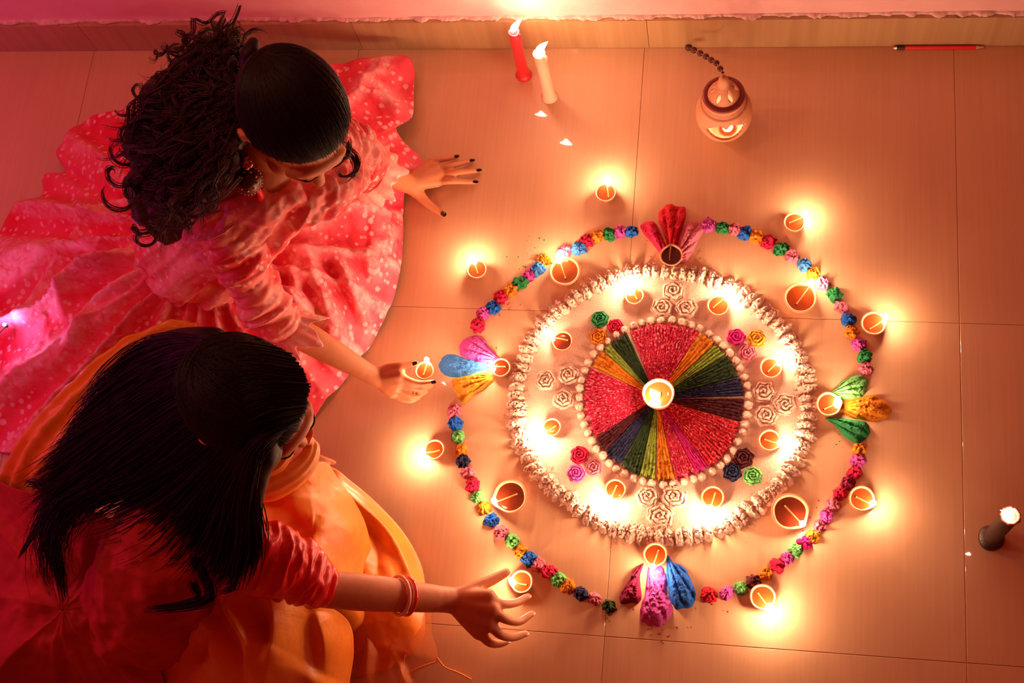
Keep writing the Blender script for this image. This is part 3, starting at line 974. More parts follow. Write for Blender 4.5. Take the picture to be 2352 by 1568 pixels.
def oil_lamp(px, py, rpx, fx, fy, label, oil='oil', lit=True, zb=0.0, fs=1.0, tall=1.0, fz=None, dark=False, wickin=0.45, lean=(0.0, 0.002)):
    """small hand-pressed clay lamp; (px,py) its rim centre, (fx,fy) the foot of its flame in the photograph"""
    R0 = rpx * S(px, py, 0.02)
    H = max(0.016, min(0.026, R0 * 0.85)) * tall
    zr = zb + H
    c = W(px, py, zr)
    c = np.array([c[0], c[1], zb])
    root = empty('oil_lamp', c, label, 'oil lamp', 'clay oil lamps of the rangoli')
    zf = (zr + 0.002) if fz is None else fz
    f = W(fx, fy, zf + 0.006)
    d = f[:2] - c[:2]
    dist = max(math.hypot(*d), 1e-6)
    a0 = math.atan2(d[1], d[0])
    central = dist < R0 * 0.6
    ext = 0.0 if central else np.clip((dist * 0.96 - R0) / R0, 0.08, 0.42)
    prof = [(0.0001, 0.0), (0.50, 0.0), (0.56, 0.06), (0.72, 0.30), (0.90, 0.62), (0.97, 0.88), (1.0, 0.97), (0.965, 1.02), (0.90, 1.0), (0.86, 0.92), (0.80, 0.70), (0.66, 0.40), (0.0001, 0.28)]
    def pinch(T, Rr, X, Y, Z):
        dt = (T - a0 + math.pi) % (2 * math.pi) - math.pi
        k = np.exp(-(dt / 0.30) ** 2) * np.clip(Z / H, 0, 1.1) ** 1.5
        side = np.exp(-((np.abs(dt) - 0.62) / 0.35) ** 2) * np.clip(Z / H, 0, 1) * 0.04 * (ext > 0)
        m = 1 + ext * k - side
        wob = 1 + 0.012 * np.cos(3 * T + px) + 0.008 * np.cos(5 * T + py)
        return X * m * wob, Y * m * wob, Z - 0.08 * H * k * (ext > 0) + 0.0 * T
    V, F = lathe([(r * R0, z * H) for r, z in prof], 48, pinch)
    obj('bowl', mesh('bowl', V, F), M['clay_dark'] if dark == 2 else (M['clay'] if dark else M['clay_pale']), root)
    # oil surface
    def pin2(T, Rr, X, Y, Z):
        dt = (T - a0 + math.pi) % (2 * math.pi) - math.pi
        k = np.exp(-(dt / 0.28) ** 2)
        return X * (1 + ext * 0.8 * k), Y * (1 + ext * 0.8 * k), Z
    V, F = lathe([(0.835 * R0, 0.80 * H), (0.80 * R0, 0.79 * H), (0.4 * R0, 0.785 * H), (0.0001, 0.785 * H)], 40, pin2)
    obj('oil', mesh('oil', V, F), M[oil], root)
    # wick: from the inside of the bowl over the spout
    dn = d / dist
    nrm = np.array([-dn[1], dn[0]])
    bend = rng.uniform(-0.35, 0.35) * R0
    if central:
        p0 = np.array([dn[0] * -0.2 * R0, dn[1] * -0.2 * R0, 0.80 * H])
        p2 = np.array([d[0], d[1], H * 0.92])
        wp = [p0, (p0 + p2) / 2 + np.array([nrm[0] * 0.004, nrm[1] * 0.004, 0]), p2]
    else:
        e = dist * 0.94
        wp = [np.array([*(dn * -wickin * R0 + nrm * bend), 0.79 * H]), np.array([*(dn * 0.15 * R0 + nrm * bend * 0.6), 0.82 * H]),
              np.array([*(dn * 0.75 * R0), 0.90 * H]), np.array([*(dn * e), H * 1.02])]
    Q = catmull(wp, 16)
    V, F = tube(Q, np.linspace(0.0015, 0.0011, 16), 7)
    wk = obj('wick', mesh('wick', V, F), M['wick'], root)
    V, F = tube(np.array([Q[-2], Q[-1], Q[-1] + np.array([dn[0] * 0.001, dn[1] * 0.001, 0.0015])]), 0.0013, 7)
    obj('wick_tip', mesh('wick_tip', V, F), M['char'], wk, label='burnt wick tip')
    if lit:
        fl = flame_mesh('flame', lean, fs)
        o = obj('flame', fl, M['flame'], root, (Q[-1][0] + dn[0] * 0.001, Q[-1][1] + dn[1] * 0.001, Q[-1][2] - 0.0005))
    return root

LAMPS = [
 (1391, 440, 25, 1393, 412, 'small lit clay lamp alone above the outer ring, below the tall candles', dict(oil='oil_amber', lean=(0.002, 0.004))),
 (1095, 617, 24, 1085, 592, 'small lit clay lamp outside the ring at upper left', dict(oil='oil_amber')),
 (1825, 509, 25, 1849, 492, 'small lit clay lamp outside the ring at upper right', dict(oil='oil_amber')),
 (1297, 621, 36, 1282, 588, 'round lit clay lamp inside the ring at upper left, double rim', dict(oil='oil_amber')),
 (1839, 682, 38, 1864, 648, 'large lit clay lamp inside the ring at upper right, orange oil', dict(oil='oil')),
 (1542, 585, 27, 1540, 560, 'unlit clay lamp full of dark oil on the red petals', dict(oil='oil_dark', lit=False)),
 (1150, 843, 23, 1129, 838, 'small lit lamp with brown oil on the blue petal', dict(oil='oil_dark', dark=True)),
 (1291, 782, 25, 1269, 770, 'small lit lamp on the white bed, left of the green rosette', dict(oil='oil_dark', dark=True, fs=0.8)),
 (1457, 678, 22, 1449, 659, 'small lit lamp on the white bed left of the top white rosettes', dict(oil='oil_amber', fs=1.25, lean=(-0.004, 0.003))),
 (1650, 700, 26, 1668, 676, 'lit lamp on the white bed right of the top white rosettes', dict(oil='oil_amber', fs=1.25, lean=(0.002, 0.004))),
 (1771, 843, 26, 1788, 826, 'lit lamp on the white bed under the salmon rosette at right', dict(oil='oil_amber', lean=(0.004, 0.003))),
 (2007, 741, 29, 2034, 729, 'lit clay lamp outside the ring at far right', dict(oil='oil_amber')),
 (1512, 903, 37, 1507, 908, 'taller lit round lamp at the centre of the colour wheel', dict(oil='oil_amber', tall=1.45, lean=(-0.010, 0.005), zb=0.003, fs=1.5)),
 (1267, 980, 22, 1247, 992, 'small lit lamp on the white bed at left with a large glow', dict(oil='oil_amber', fs=1.35, lean=(-0.003, -0.002))),
 (1768, 1010, 26, 1790, 1016, 'lit lamp on the white bed right of the maroon rosette', dict(oil='oil_amber', lean=(0.008, 0.0))),
 (1904, 927, 29, 1922, 920, 'lit lamp at the inner end of the green and orange petals', dict(oil='oil_amber', lean=(0.004, 0.003))),
 (1413, 1123, 25, 1400, 1146, 'lit lamp below the bead ring at lower left with a large glow', dict(oil='oil', dark=True, fs=1.35, lean=(-0.004, -0.003))),
 (1637, 1141, 27, 1631, 1168, 'lit lamp on the white bed right of the bottom rosettes', dict(oil='oil', dark=True, fs=1.35, lean=(0.0, -0.004))),
 (1505, 1273, 28, 1499, 1301, 'lit lamp at the inner end of the pink bottom petal', dict(oil='oil', lean=(0.0, -0.001))),
 (1171, 1139, 40, 1134, 1151, 'large lit clay lamp with dark oil inside the ring at lower left', dict(oil='oil_dark')),
 (1815, 1174, 43, 1846, 1203, 'largest clay lamp, lit, with dark oil inside the ring at lower right', dict(oil='oil_dark', lean=(-0.006, -0.001))),
 (1980, 1144, 30, 2004, 1156, 'lit lamp with milled rim outside the crimson tufts at right', dict(oil='oil_amber', lean=(0.005, 0.0))),
 (1752, 1370, 30, 1768, 1396, 'lit lamp outside the ring at lower right, beside the brown tuft', dict(oil='oil_amber', fs=1.3)),
 (997, 1031, 24, 969, 1040, 'small lit lamp alone outside the ring at left', dict(oil='oil', fs=1.1)),
 (975, 850, 22, 980, 826, 'small lit clay lamp held in the fingers of the girl in pink', dict(oil='oil_amber', zb=0.050, lean=(0.001, 0.001), fs=0.9)),
 (1197, 1335, 27, 1175, 1333, 'lit clay lamp sheltered by the bangled hand', dict(oil='oil_amber', lean=(-0.001, 0.002))),
]
for a in LAMPS:
    oil_lamp(*a[:6], **a[6])

# ================================================================== CANDLES, BURNER, PENCIL
def candle(base, top, r, mat, name, label, topmat=None, foot=1.35, spiral=False, flame_dir=(0.01, 0.004), crater=False, fs=1.0):
    base, top = np.asarray(base, float), np.asarray(top, float)
    root = empty('candle', (base[0], base[1], 0), label, 'candle')
    L = top - np.array([base[0], base[1], 0])
    H = L[2]
    prof = [(0.0001, 0), (foot, 0), (foot * 1.02, 0.012), (foot * 0.92, 0.035), (1.1, 0.07), (1.02, 0.12)]
    prof += [(1.02 - 0.06 * u, 0.12 + 0.86 * u) for u in np.linspace(0.04, 1, 26)]
    prof += [(0.98, 0.995), (0.9, 1.0), (0.72, 0.985), (0.45, 0.955), (0.0001, 0.945)]
    def lean(T, Rr, X, Y, Z):
        h = Z / H
        k = 1.0
        if spiral:
            k = 1 + 0.05 * np.cos(14 * T + 90 * h) * (h > 0.06) * (h < 0.93) + 0.03 * np.cos(3 * T - 5 * h)
        else:
            k = 1 + 0.05 * np.cos(2 * T + 1) * np.exp(-h * 14) + 0.02 * np.cos(3 * T + 9 * h)
        return X * k + L[0] * h, Y * k + L[1] * h, Z
    V, F = lathe([(a * r, z * H) for a, z in prof], 40, lean)
    obj('wax_body', mesh('wax_body', V, F), mat, root)
    # run of wax at the rim
    V, F = ICO[2]
    V = V * np.array([0.3, 0.3, 0.8]) * r + np.array([L[0] + 0.95 * r, L[1] - 0.35 * r, H * 0.93])
    obj('wax_drip', mesh('wax_drip', V, F), topmat or mat, root)
    if crater:
        pr = []
        for u in np.linspace(0, 2 * math.pi, 30):
            pr.append((math.cos(u), math.sin(u)))
        P = np.array([[L[0] + c_ * r * 0.95, L[1] + s_ * r * 0.95, H + 0.002 * math.sin(3 * k_)] for k_, (c_, s_) in enumerate(pr)])
        V, F = tube(P, 0.0028 + 0.001 * np.sin(np.arange(30) * 1.9), 8)
        obj('wax_rim', mesh('wax_rim', V, F), topmat, root, label='pale pink melted rim')
        V, F = lathe([(0.0001, 0), (0.85 * r, 0.0005)], 24)
        obj('wax_pool', mesh('wax_pool', V + np.array([L[0], L[1], H * 0.985]), F), topmat, root, label='pale pink melted pool')
    wp = np.array([[L[0], L[1], H * 0.94], [L[0], L[1], H + 0.003], [L[0] + flame_dir[0] * 0.1, L[1] + flame_dir[1] * 0.1, H + 0.007]])
    V, F = tube(wp, 0.0009, 6)
    obj('wick', mesh('wick', V, F), M['char'], root)
    fl = flame_mesh('flame', flame_dir, fs)
    obj('flame', fl, M['candle_flame'], root, (L[0], L[1], H + 0.002))
    return root

b = W(1203, 172, 0.0); t_ = W(1180, 72, 0.150)
candle(b, t_, 0.0115, M['wax_red'], 'candle', 'tall red candle near the wall, left of the cream candle', foot=1.45, flame_dir=(0.020, 0.004), fs=1.35)
b = W(1262, 222, 0.0); t_ = W(1238, 122, 0.165)
candle(b, t_, 0.0125, M['wax_white'], 'candle', 'tall cream candle standing right of the red one', foot=1.35, flame_dir=(0.022, 0.002), fs=1.45)
b = W(2276, 1236, 0.0); t_ = W(2321, 1184, 0.150)
candle(b, t_, 0.0138, M['wax_dark'], 'candle', 'thick dark spiral textured candle with pink top at far right', topmat=M['lip'], foot=1.55, spiral=True, crater=True, flame_dir=(-0.020, 0.002), fs=1.0)

def apply_bool(o, cutters):
    for c in cutters:
        m = o.modifiers.new('b', 'BOOLEAN')
        m.operation = 'DIFFERENCE'
        m.solver = 'EXACT'
        m.object = c
    dg = bpy.context.evaluated_depsgraph_get()
    dg.update()
    me = bpy.data.meshes.new_from_object(o.evaluated_get(dg))
    o.modifiers.clear()
    o.data = me
    for c in cutters:
        bpy.data.objects.remove(c)

def build_burner():
    c = W(1663, 257, 0.064)
    c = np.array([c[0], c[1], 0.0])
    root = empty('lantern_pot', c, 'round terracotta lantern pot with pierced conical lid and crescent window', 'lantern')
    R0 = 0.0535
    prof = [(0.0001, 0.0), (0.50, 0.0), (0.57, 0.04)]
    for u in np.linspace(-0.79, 0.78, 26):
        prof.append((math.cos(math.asin(u)), 0.90 + u * 0.95))
    prof += [(0.66, 1.66), (0.64, 1.72)]
    SZ = 1.32
    outer = [(r * R0, z * R0 * SZ) for r, z in prof]
    inner = [((max(r - 0.09, 0.0001)) * R0, (z if z > 0.1 else 0.12) * R0 * SZ) for r, z in prof[::-1]]
    inner[-1] = (0.0001, 0.12 * R0 * SZ)
    V, F = lathe(outer + inner, 64)
    o = obj('pot', mesh('pot', V, F), M['clay_pale'], root)
    # crescent window facing away from the wall
    nad = np.array([CAM_LOC[0], CAM_LOC[1]])
    dv = np.array([0.12, -1.0]); dv /= np.linalg.norm(dv)
    az = math.atan2(dv[1], dv[0])
    n = 24
    up, lo = [], []
    for i in range(n):
        s = -1 + 2 * i / (n - 1)
        lo.append((s * 0.62, 0.66 + 0.36 * (s * s)))
        up.append((s * 0.62, 1.04 + 0.34 * (1 - abs(s)) ** 0.7 - (0.20 * math.exp(-(s / 0.16) ** 2)) + 0.02))
    poly = lo + up[::-1]
    Vc, Fc = [], []
    for (s, zz) in poly:
        a = az + s * 1.25
        for rr in (0.55, 1.4):
            Vc.append((math.cos(a) * rr * R0, math.sin(a) * rr * R0, zz * R0 * SZ))
    m_ = len(poly)
    Fc = [(2 * i, 2 * ((i + 1) % m_), 2 * ((i + 1) % m_) + 1, 2 * i + 1) for i in range(m_)]
    Fc.append(tuple(2 * i for i in range(m_))[::-1])
    Fc.append(tuple(2 * i + 1 for i in range(m_)))
    bmv = mesh('cut', Vc, Fc, False)
    import bmesh
    bm = bmesh.new(); bm.from_mesh(bmv); bmesh.ops.triangulate(bm, faces=bm.faces[:]); bmesh.ops.recalc_face_normals(bm, faces=bm.faces[:]); bm.to_mesh(bmv); bm.free()
    bm = bmesh.new(); bm.from_mesh(o.data); bmesh.ops.remove_doubles(bm, verts=bm.verts[:], dist=0.0002); bmesh.ops.recalc_face_normals(bm, faces=bm.faces[:]); bm.to_mesh(o.data); bm.free()
    co = bpy.data.objects.new('cut', bmv); COL.objects.link(co); co.parent = root
    apply_bool(o, [co])
    # lid
    zl = 1.66 * R0 * SZ
    lp = [(0.70, 0.0), (0.735, 0.03), (0.735, 0.09), (0.70, 0.12), (0.60, 0.125), (0.56, 0.15), (0.50, 0.24), (0.36, 0.40), (0.22, 0.50), (0.19, 0.53), (0.20, 0.60), (0.17, 0.70), (0.10, 0.80), (0.0001, 0.84)]
    li = [(0.0001, 0.44), (0.18, 0.42), (0.30, 0.34), (0.44, 0.18), (0.5, 0.0)]
    V, F = lathe([(r * R0, z * R0 * 1.72) for r, z in lp + li + [(0.70, 0.0)]], 64)
    lid = obj('lid', mesh('lid', V, F), M['clay_pale'], root, (0, 0, zl))
    bm = bmesh.new(); bm.from_mesh(lid.data); bmesh.ops.remove_doubles(bm, verts=bm.verts[:], dist=0.0002); bmesh.ops.recalc_face_normals(bm, faces=bm.faces[:]); bm.to_mesh(lid.data); bm.free()
    cuts = []
    for k in range(6):
        a = az + (k + 0.5) * math.pi / 3
        w = 0.085 * R0
        # lens-shaped prism through the cone
        L0, L1 = 0.27 * R0, 0.52 * R0
        pts = []
        for i in range(9):
            u = i / 8
            pts.append((L0 + (L1 - L0) * u, w * math.sin(math.pi * u)))
        for i in range(7, 0, -1):
            u = i / 8
            pts.append((L0 + (L1 - L0) * u, -w * math.sin(math.pi * u)))
        Vc = []
        for x, y in pts:
            for z in (-0.02, 0.10):
                Vc.append((x * math.cos(a) - y * math.sin(a), x * math.sin(a) + y * math.cos(a), z))
        m_ = len(pts)
        Fc = [(2 * i, 2 * ((i + 1) % m_), 2 * ((i + 1) % m_) + 1, 2 * i + 1) for i in range(m_)]
        Fc.append(tuple(2 * i for i in range(m_))[::-1]); Fc.append(tuple(2 * i + 1 for i in range(m_)))
        me = mesh('cut', Vc, Fc, False)
        bm = bmesh.new(); bm.from_mesh(me); bmesh.ops.recalc_face_normals(bm, faces=bm.faces[:]); bm.to_mesh(me); bm.free()
        q = bpy.data.objects.new('cut', me); COL.objects.link(q); q.parent = root; q.location = (0, 0, zl)
        cuts.append(q)
    apply_bool(lid, cuts)
    # painted maroon band round the lid
    V, F = lathe([(0.565 * R0, 0.24 * R0), (0.58 * R0, 0.265 * R0), (0.66 * R0, 0.265 * R0), (0.735 * R0, 0.225 * R0), (0.745 * R0, 0.16 * R0)], 64)
    obj('lid_band', mesh('lid_band', V, F), M['clay_dark'], root, (0, 0, zl), 'painted maroon band')
    # incised collar
    V, F = lathe([(0.78 * R0, 1.50 * R0 * SZ), (0.83 * R0, 1.475 * R0 * SZ), (0.84 * R0, 1.45 * R0 * SZ), (0.80 * R0, 1.44 * R0 * SZ)], 64)
    obj('collar', mesh('collar', V, F), M['clay'], root)
    # small light burning inside
    tl = W(1671, 283, 0.030) - c
    V, F = lathe([(0.0001, 0), (0.010, 0), (0.011, 0.006), (0.009, 0.006), (0.0001, 0.004)], 24)
    cup = obj('tea_light', mesh('tea_light', V, F), M['wax_white'], root, (tl[0], tl[1], 0.0090))
    fl = flame_mesh('flame', (0, -0.001), 0.75)
    obj('flame', fl, M['flame'], root, (tl[0], tl[1], 0.0145))
    return c, zl + 0.84 * R0 * 1.72
pc, ptop = build_burner()

def build_beads():
    # string of dark beads from the lid's knob to the foot of the wall
    p0 = np.array([pc[0], pc[1], ptop + 0.002])
    px0 = (1660, 166)
    K = 1 / 6.03
    spots = [(722, 525, 0.55), (688, 468, 1), (635, 390, 1), (563, 348, 1), (490, 300, 1), (410, 255, 1), (325, 212, 1), (248, 172, 1)]
    n = len(spots)
    P = []
    for i, (x, y, s) in enumerate(spots):
        u = i / (n - 1)
        z = (ptop + 0.004) * (1 - u) ** 1.1 + 0.0065 * 1.0 * (1 - (1 - u) ** 1.1)
        P.append(W(1540 + x * K, 80 + y * K, z))
    root = empty('bead_string', P[-1], 'string of dark brown beads from the lantern lid to the wall', 'bead string')
    L = np.array(P) - P[-1]
    V, F = tube(catmull(L, 40), 0.0007, 6)
    obj('cord', mesh('cord', V, F), M['wick'], root)
    V0, F0 = ICO[2]
    me = mesh('bead', V0 * np.array([0.0062, 0.0062, 0.0058]), F0)
    me.materials.append(M['bead'])
    for i, q in enumerate(L):
        o = obj('bead', me, None, root, q)
        s = 0.5 if i == 0 else 0.92 + 0.025 * i
        o.scale = (s, s, s)
build_beads()

def build_pencil():
    r = 0.0038
    a, b_ = W(2052, 100, r), W(2263, 99, r)
    a[1] = b_[1] = min(a[1], YW - 0.008 - r - 0.0006)
    L = b_[0] - a[0]
    root = empty('pencil', (a[0], a[1], r * 0.87), 'red pencil with black band lying along the foot of the wall', 'pencil')
    def hexa(x0, x1, r0, r1, n=6):
        V, F = [], []
        for x, rr in ((x0, r0), (x1, r1)):
            for k in range(n):
                t = 2 * math.pi * k / n
                V.append((x, rr * math.cos(t), rr * math.sin(t)))
        F = [(k, (k + 1) % n, n + (k + 1) % n, n + k) for k in range(n)] + [tuple(range(n))[::-1], tuple(range(n, 2 * n))]
        return V, F
    V, F = hexa(0.0, 0.006, r * 0.85, r)
    obj('end_cap', mesh('end_cap', V, F, False), M['pencil_red'], root, label='red dipped end')
    V, F = hexa(0.006, 0.022, r * 1.01, r * 1.01)
    obj('band', mesh('band', V, F, False), M['black'], root, label='black band')
    V, F = hexa(0.022, L * 0.90, r, r)
    obj('barrel', mesh('barrel', V, F, False), M['pencil_red'], root)
    V, F = hexa(L * 0.90, L * 0.985, r * 0.98, r * 0.25, 12)
    obj('sharpened_wood', mesh('sharpened_wood', V, F, False), M['wood'], root)
    V, F = hexa(L * 0.985, L, r * 0.25, r * 0.05, 8)
    obj('lead', mesh('lead', V, F, False), M['black'], root)
    V, F = hexa(0.022, L * 0.90, 0.0007, 0.0007, 4)
    V = [(x, y + r * 0.62, z + r * 0.70) for x, y, z in V]
    obj('stripe', mesh('stripe', V, F, False), M['black'], root, label='black stripe')
build_pencil()

# ================================================================== PEOPLE
def camdir(v):
    w = RM @ np.array(v, float)
    return w / np.linalg.norm(w)

class HeadFrame:
    """f forward, u up, r to her right; built from directions seen by the camera"""
    def __init__(self, c, f, u):
        self.c = np.asarray(c, float)
        self.f = camdir(f)
        u = camdir(u)
        u = u - self.f * (u @ self.f)
        self.u = u / np.linalg.norm(u)
        self.r = np.cross(self.f, self.u)
        self.B = np.stack([self.r, self.f, self.u], 1)
    def __call__(self, r, f, u):
        return self.c + self.B @ np.array([r, f, u], float)
    def many(self, A):
        return self.c + np.asarray(A, float) @ self.B.T

def head_balls(b, H, neck_to):
    R = H.B
    b.ball(H(0, -0.012, 0.028), (0.072, 0.092, 0.078), R, 3)
    b.ball(H(0, 0.022, -0.028), (0.058, 0.066, 0.080), R, 3)
    b.ball(H(0, 0.062, -0.088), (0.024, 0.022, 0.020), R)
    b.ball(H(0, 0.075, 0.030), (0.045, 0.018, 0.030), R)
    b.path([H(0, 0.088, 0.004), H(0, 0.100, -0.016), H(0, 0.112, -0.034)], [0.0065, 0.0080, 0.0095])
    for s in (-1, 1):
        b.ball(H(s * 0.0105, 0.100, -0.038), (0.0075, 0.009, 0.0065), R)
        b.path([H(s * 0.014, 0.088, 0.016), H(s * 0.032, 0.084, 0.019), H(s * 0.046, 0.070, 0.012)], [0.008, 0.009, 0.008])
        b.ball(H(s * 0.030, 0.076, -0.003), (0.0145, 0.0120, 0.0115), R)
        b.ball(H(s * 0.034, 0.058, -0.042), (0.024, 0.024, 0.024), R)
        b.ball(H(s * 0.052, 0.020, -0.055), (0.014, 0.030, 0.025), R)
        b.path([H(s * 0.071, 0.002, 0.012), H(s * 0.080, -0.012, 0.018), H(s * 0.080, -0.018, 0.000), H(s * 0.073, -0.004, -0.024)], [0.006, 0.0062, 0.0062, 0.0068])
    b.ball(H(0, 0.090, -0.0585), (0.021, 0.008, 0.0055), R)
    b.ball(H(0, 0.087, -0.068), (0.018, 0.009, 0.0065), R)
    b.path([H(0, -0.030, -0.055), (H(0, -0.030, -0.055) + neck_to) / 2, neck_to], [0.040, 0.036, 0.044])

def face_details(H, body):
    for s in (-1, 1):
        P = catmull([H(s * 0.017, 0.0835, -0.008), H(s * 0.030, 0.0895, -0.0125), H(s * 0.044, 0.0800, -0.008)], 12)
        V, F = tube(P, 0.0007 * np.sin(np.linspace(0.35, 2.8, 12)) + 0.0002, 6)
        obj('eyelashes', mesh('eyelashes', V, F), M['hair'], body)
        P = catmull([H(s * 0.013, 0.0955, 0.019), H(s * 0.031, 0.0930, 0.026), H(s * 0.047, 0.0785, 0.019)], 12)
        V, F = tube(P, 0.0012 * np.sin(np.linspace(0.5, 2.9, 12)) + 0.0002, 6)
        obj('eyebrow', mesh('eyebrow', V, F), M['hair'], body)
    parts = []
    for z, q in ((-0.0595, 0.0042), (-0.0675, 0.0052)):
        P = catmull([H(-0.020, 0.0885, -0.063), H(-0.008, 0.0975, z), H(0.008, 0.0975, z), H(0.020, 0.0885, -0.063)], 14)
        parts.append(tube(P, q * np.sin(np.linspace(0.25, 2.9, 14)), 8))
    V, F = merge(parts)
    obj('lips', mesh('lips', V, F), M['lip'], body)

def hand(b, wrist, mcps, fingers, rw=0.017, rp=0.0105, rf=0.0062, thumb=None):
    """wrist point, four knuckles, four finger paths (from knuckle), thumb path rooted near the wrist's side"""
    wrist = np.asarray(wrist, float)
    for m in mcps:
        b.path([wrist, (wrist * 0.5 + m * 0.5), m], [rw * 0.72, rp * 1.05, rp * 0.92])
    for i in range(3):
        b.path([wrist * 0.35 + mcps[i] * 0.65, wrist * 0.35 + mcps[i + 1] * 0.65], [rp, rp], 6)
        b.path([mcps[i] * 0.93 + wrist * 0.07, mcps[i + 1] * 0.93 + wrist * 0.07], [rp * 0.85, rp * 0.85], 6)
    for m, f in zip(mcps, fingers):
        pts = np.vstack([m, f])
        r = np.interp(np.linspace(0, 1, len(pts)), [0, 0.5, 1], [rf * 1.22, rf * 1.05, rf * 0.80])
        b.path(pts, r)
    if thumb is not None:
        t = np.asarray(thumb)
        b.path(np.vstack([wrist * 0.8 + t[0] * 0.2, t]), np.interp(np.linspace(0, 1, len(t) + 1), [0, 0.4, 1], [rp * 1.2, rf * 1.6, rf * 1.02]))

def nail(parent, p, toward, nrm, mat, w=0.0042, l=0.0056, label=None):
    t = np.asarray(toward, float); t /= np.linalg.norm(t)
    n = np.asarray(nrm, float); n = n - t * (n @ t); n /= np.linalg.norm(n)
    B = np.stack([t, np.cross(n, t), n], 1)
    V, F = ICO[2]
    V = np.sign(V) * np.abs(V) ** 0.8
    V = (V * np.array([l, w, 0.0011])) @ B.T + p
    o = obj('fingernail', mesh('fingernail', V, F), mat, parent)
    if label:
        o['label'] = label

def cloth_patch(name, center, outline, mat, parent, pc=1.6, na=260, nr=110, folds=(), radial=None, bumps=(), wrinkle=0.004, wscale=14, hem=0.0, hemn=0, seed=0.0, thick=0.0012, label=None, minz=0.0035, closed_curve=True):
    """draped cloth: height rises from a traced hem to the middle, with ridged folds"""
    Q = catmull_closed(WL(outline), na)
    C = W(*center)
    d = Q - C
    r = np.linspace(0.004, 1, nr)
    P = C[None, None] + d[:, None] * r[None, :, None]
    X, Y = P[..., 0], P[..., 1]
    Rr = np.broadcast_to(r[None], X.shape)
    Z = C[2] + (Q[:, None, 2] - C[2]) * Rr ** pc
    edge = np.clip((1 - Rr) * 7, 0, 1)
    for (bx, by, bz, sx, h) in bumps:
        q = W(bx, by, bz)
        Z = Z + h * np.exp(-((X - q[0]) ** 2 + (Y - q[1]) ** 2) / sx ** 2) * edge
    if radial:
        n, amp = radial
        T = np.arctan2(d[:, 1], d[:, 0])[:, None] + 0.0 * Rr
        ph = T * n + 2.4 * fbm(P3(np.cos(T) * 2.2 + seed, np.sin(T) * 2.2, Rr * 1.1), 3) + 0.8 * fbm(P3(X * 7 + seed, Y * 7, 2.0), 2)
        w = 1 - np.abs(np.cos(ph / 2)) ** 0.75
        gain = 0.45 + 0.9 * np.clip(fbm(P3(np.cos(T) * 3 + seed, np.sin(T) * 3, 7.0), 2) + 0.4, 0, 1.2)
        Z = Z + amp * gain * (w - 0.35) * np.clip(Rr * 2.6, 0, 1) * (0.35 + 0.65 * edge)
    fold_light = np.zeros(X.shape)  # mask that paints light onto fold ridges as a paler colour
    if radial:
        fold_light = 0.85 * np.clip((w * gain - 0.25) * 2.6, 0, 1) * np.clip(Rr * 2, 0, 1)
    for pts, width, h in folds:
        L = catmull(WL(pts), 26)
        n = len(L)
        D = np.full(X.shape, 9.0)
        Tt = np.zeros(X.shape)
        for i in range(n - 1):
            ex, ey = L[i + 1, 0] - L[i, 0], L[i + 1, 1] - L[i, 1]
            tt = np.clip(((X - L[i, 0]) * ex + (Y - L[i, 1]) * ey) / (ex * ex + ey * ey), 0, 1)
            dd = np.hypot(X - L[i, 0] - ex * tt, Y - L[i, 1] - ey * tt)
            k = dd < D
            D = np.where(k, dd, D)
            Tt = np.where(k, (i + tt) / (n - 1), Tt)
        taper = np.sin(np.pi * np.clip(Tt * 0.9 + 0.06, 0, 1)) ** 0.6
        fold_light = np.maximum(fold_light, taper * np.exp(-(D / (width * 0.9)) ** 2) * 0.95)
        Z = Z + h * taper * (np.exp(-(D / width) ** 1.5) - 0.45 * np.exp(-((D - 2.0 * width) / width) ** 2)) * (0.3 + 0.7 * edge)
    Z = Z + wrinkle * fbm(P3(X * wscale + seed, Y * wscale, Z * wscale * 0.5 + seed), 4, 0.55) * (0.4 + 0.6 * edge)
    fine = 1 - np.abs(fbm(P3(X * wscale * 2.6 + seed, Y * wscale * 2.6, seed), 2))
    Z = Z + wrinkle * 0.5 * (fine - 0.6) * edge
    if hem:
        T = np.linspace(0, 2 * math.pi, na, endpoint=False)[:, None]
        Z = Z + hem * np.clip(Rr * 3 - 2, 0, 1) * (0.5 + 0.5 * np.sin(T * hemn + 3 * vnoise(P3(T * 3, T * 0, seed))))
    Z = np.maximum(Z, minz)
    V = np.stack([X, Y, Z], -1).reshape(-1, 3)
    V = np.vstack([V, [[C[0], C[1], V[:, 2].reshape(na, nr)[:, 0].mean()]]])
    F = [tuple(f) for f in grid_faces(na, nr, wrap_u=True)] + [(i * nr, ((i + 1) % na) * nr, na * nr) for i in range(na)]
    me = mesh(name, V, F)
    att = me.attributes.new('fold_light', 'FLOAT', 'POINT')
    att.data.foreach_set('value', np.concatenate([fold_light.ravel(), [0.0]]).astype(np.float32))
    o = obj(name, me, mat, parent, label=label)
    if thick:
        m = o.modifiers.new('thickness', 'SOLIDIFY')
        m.thickness = thick
        m.offset = 1
    return o

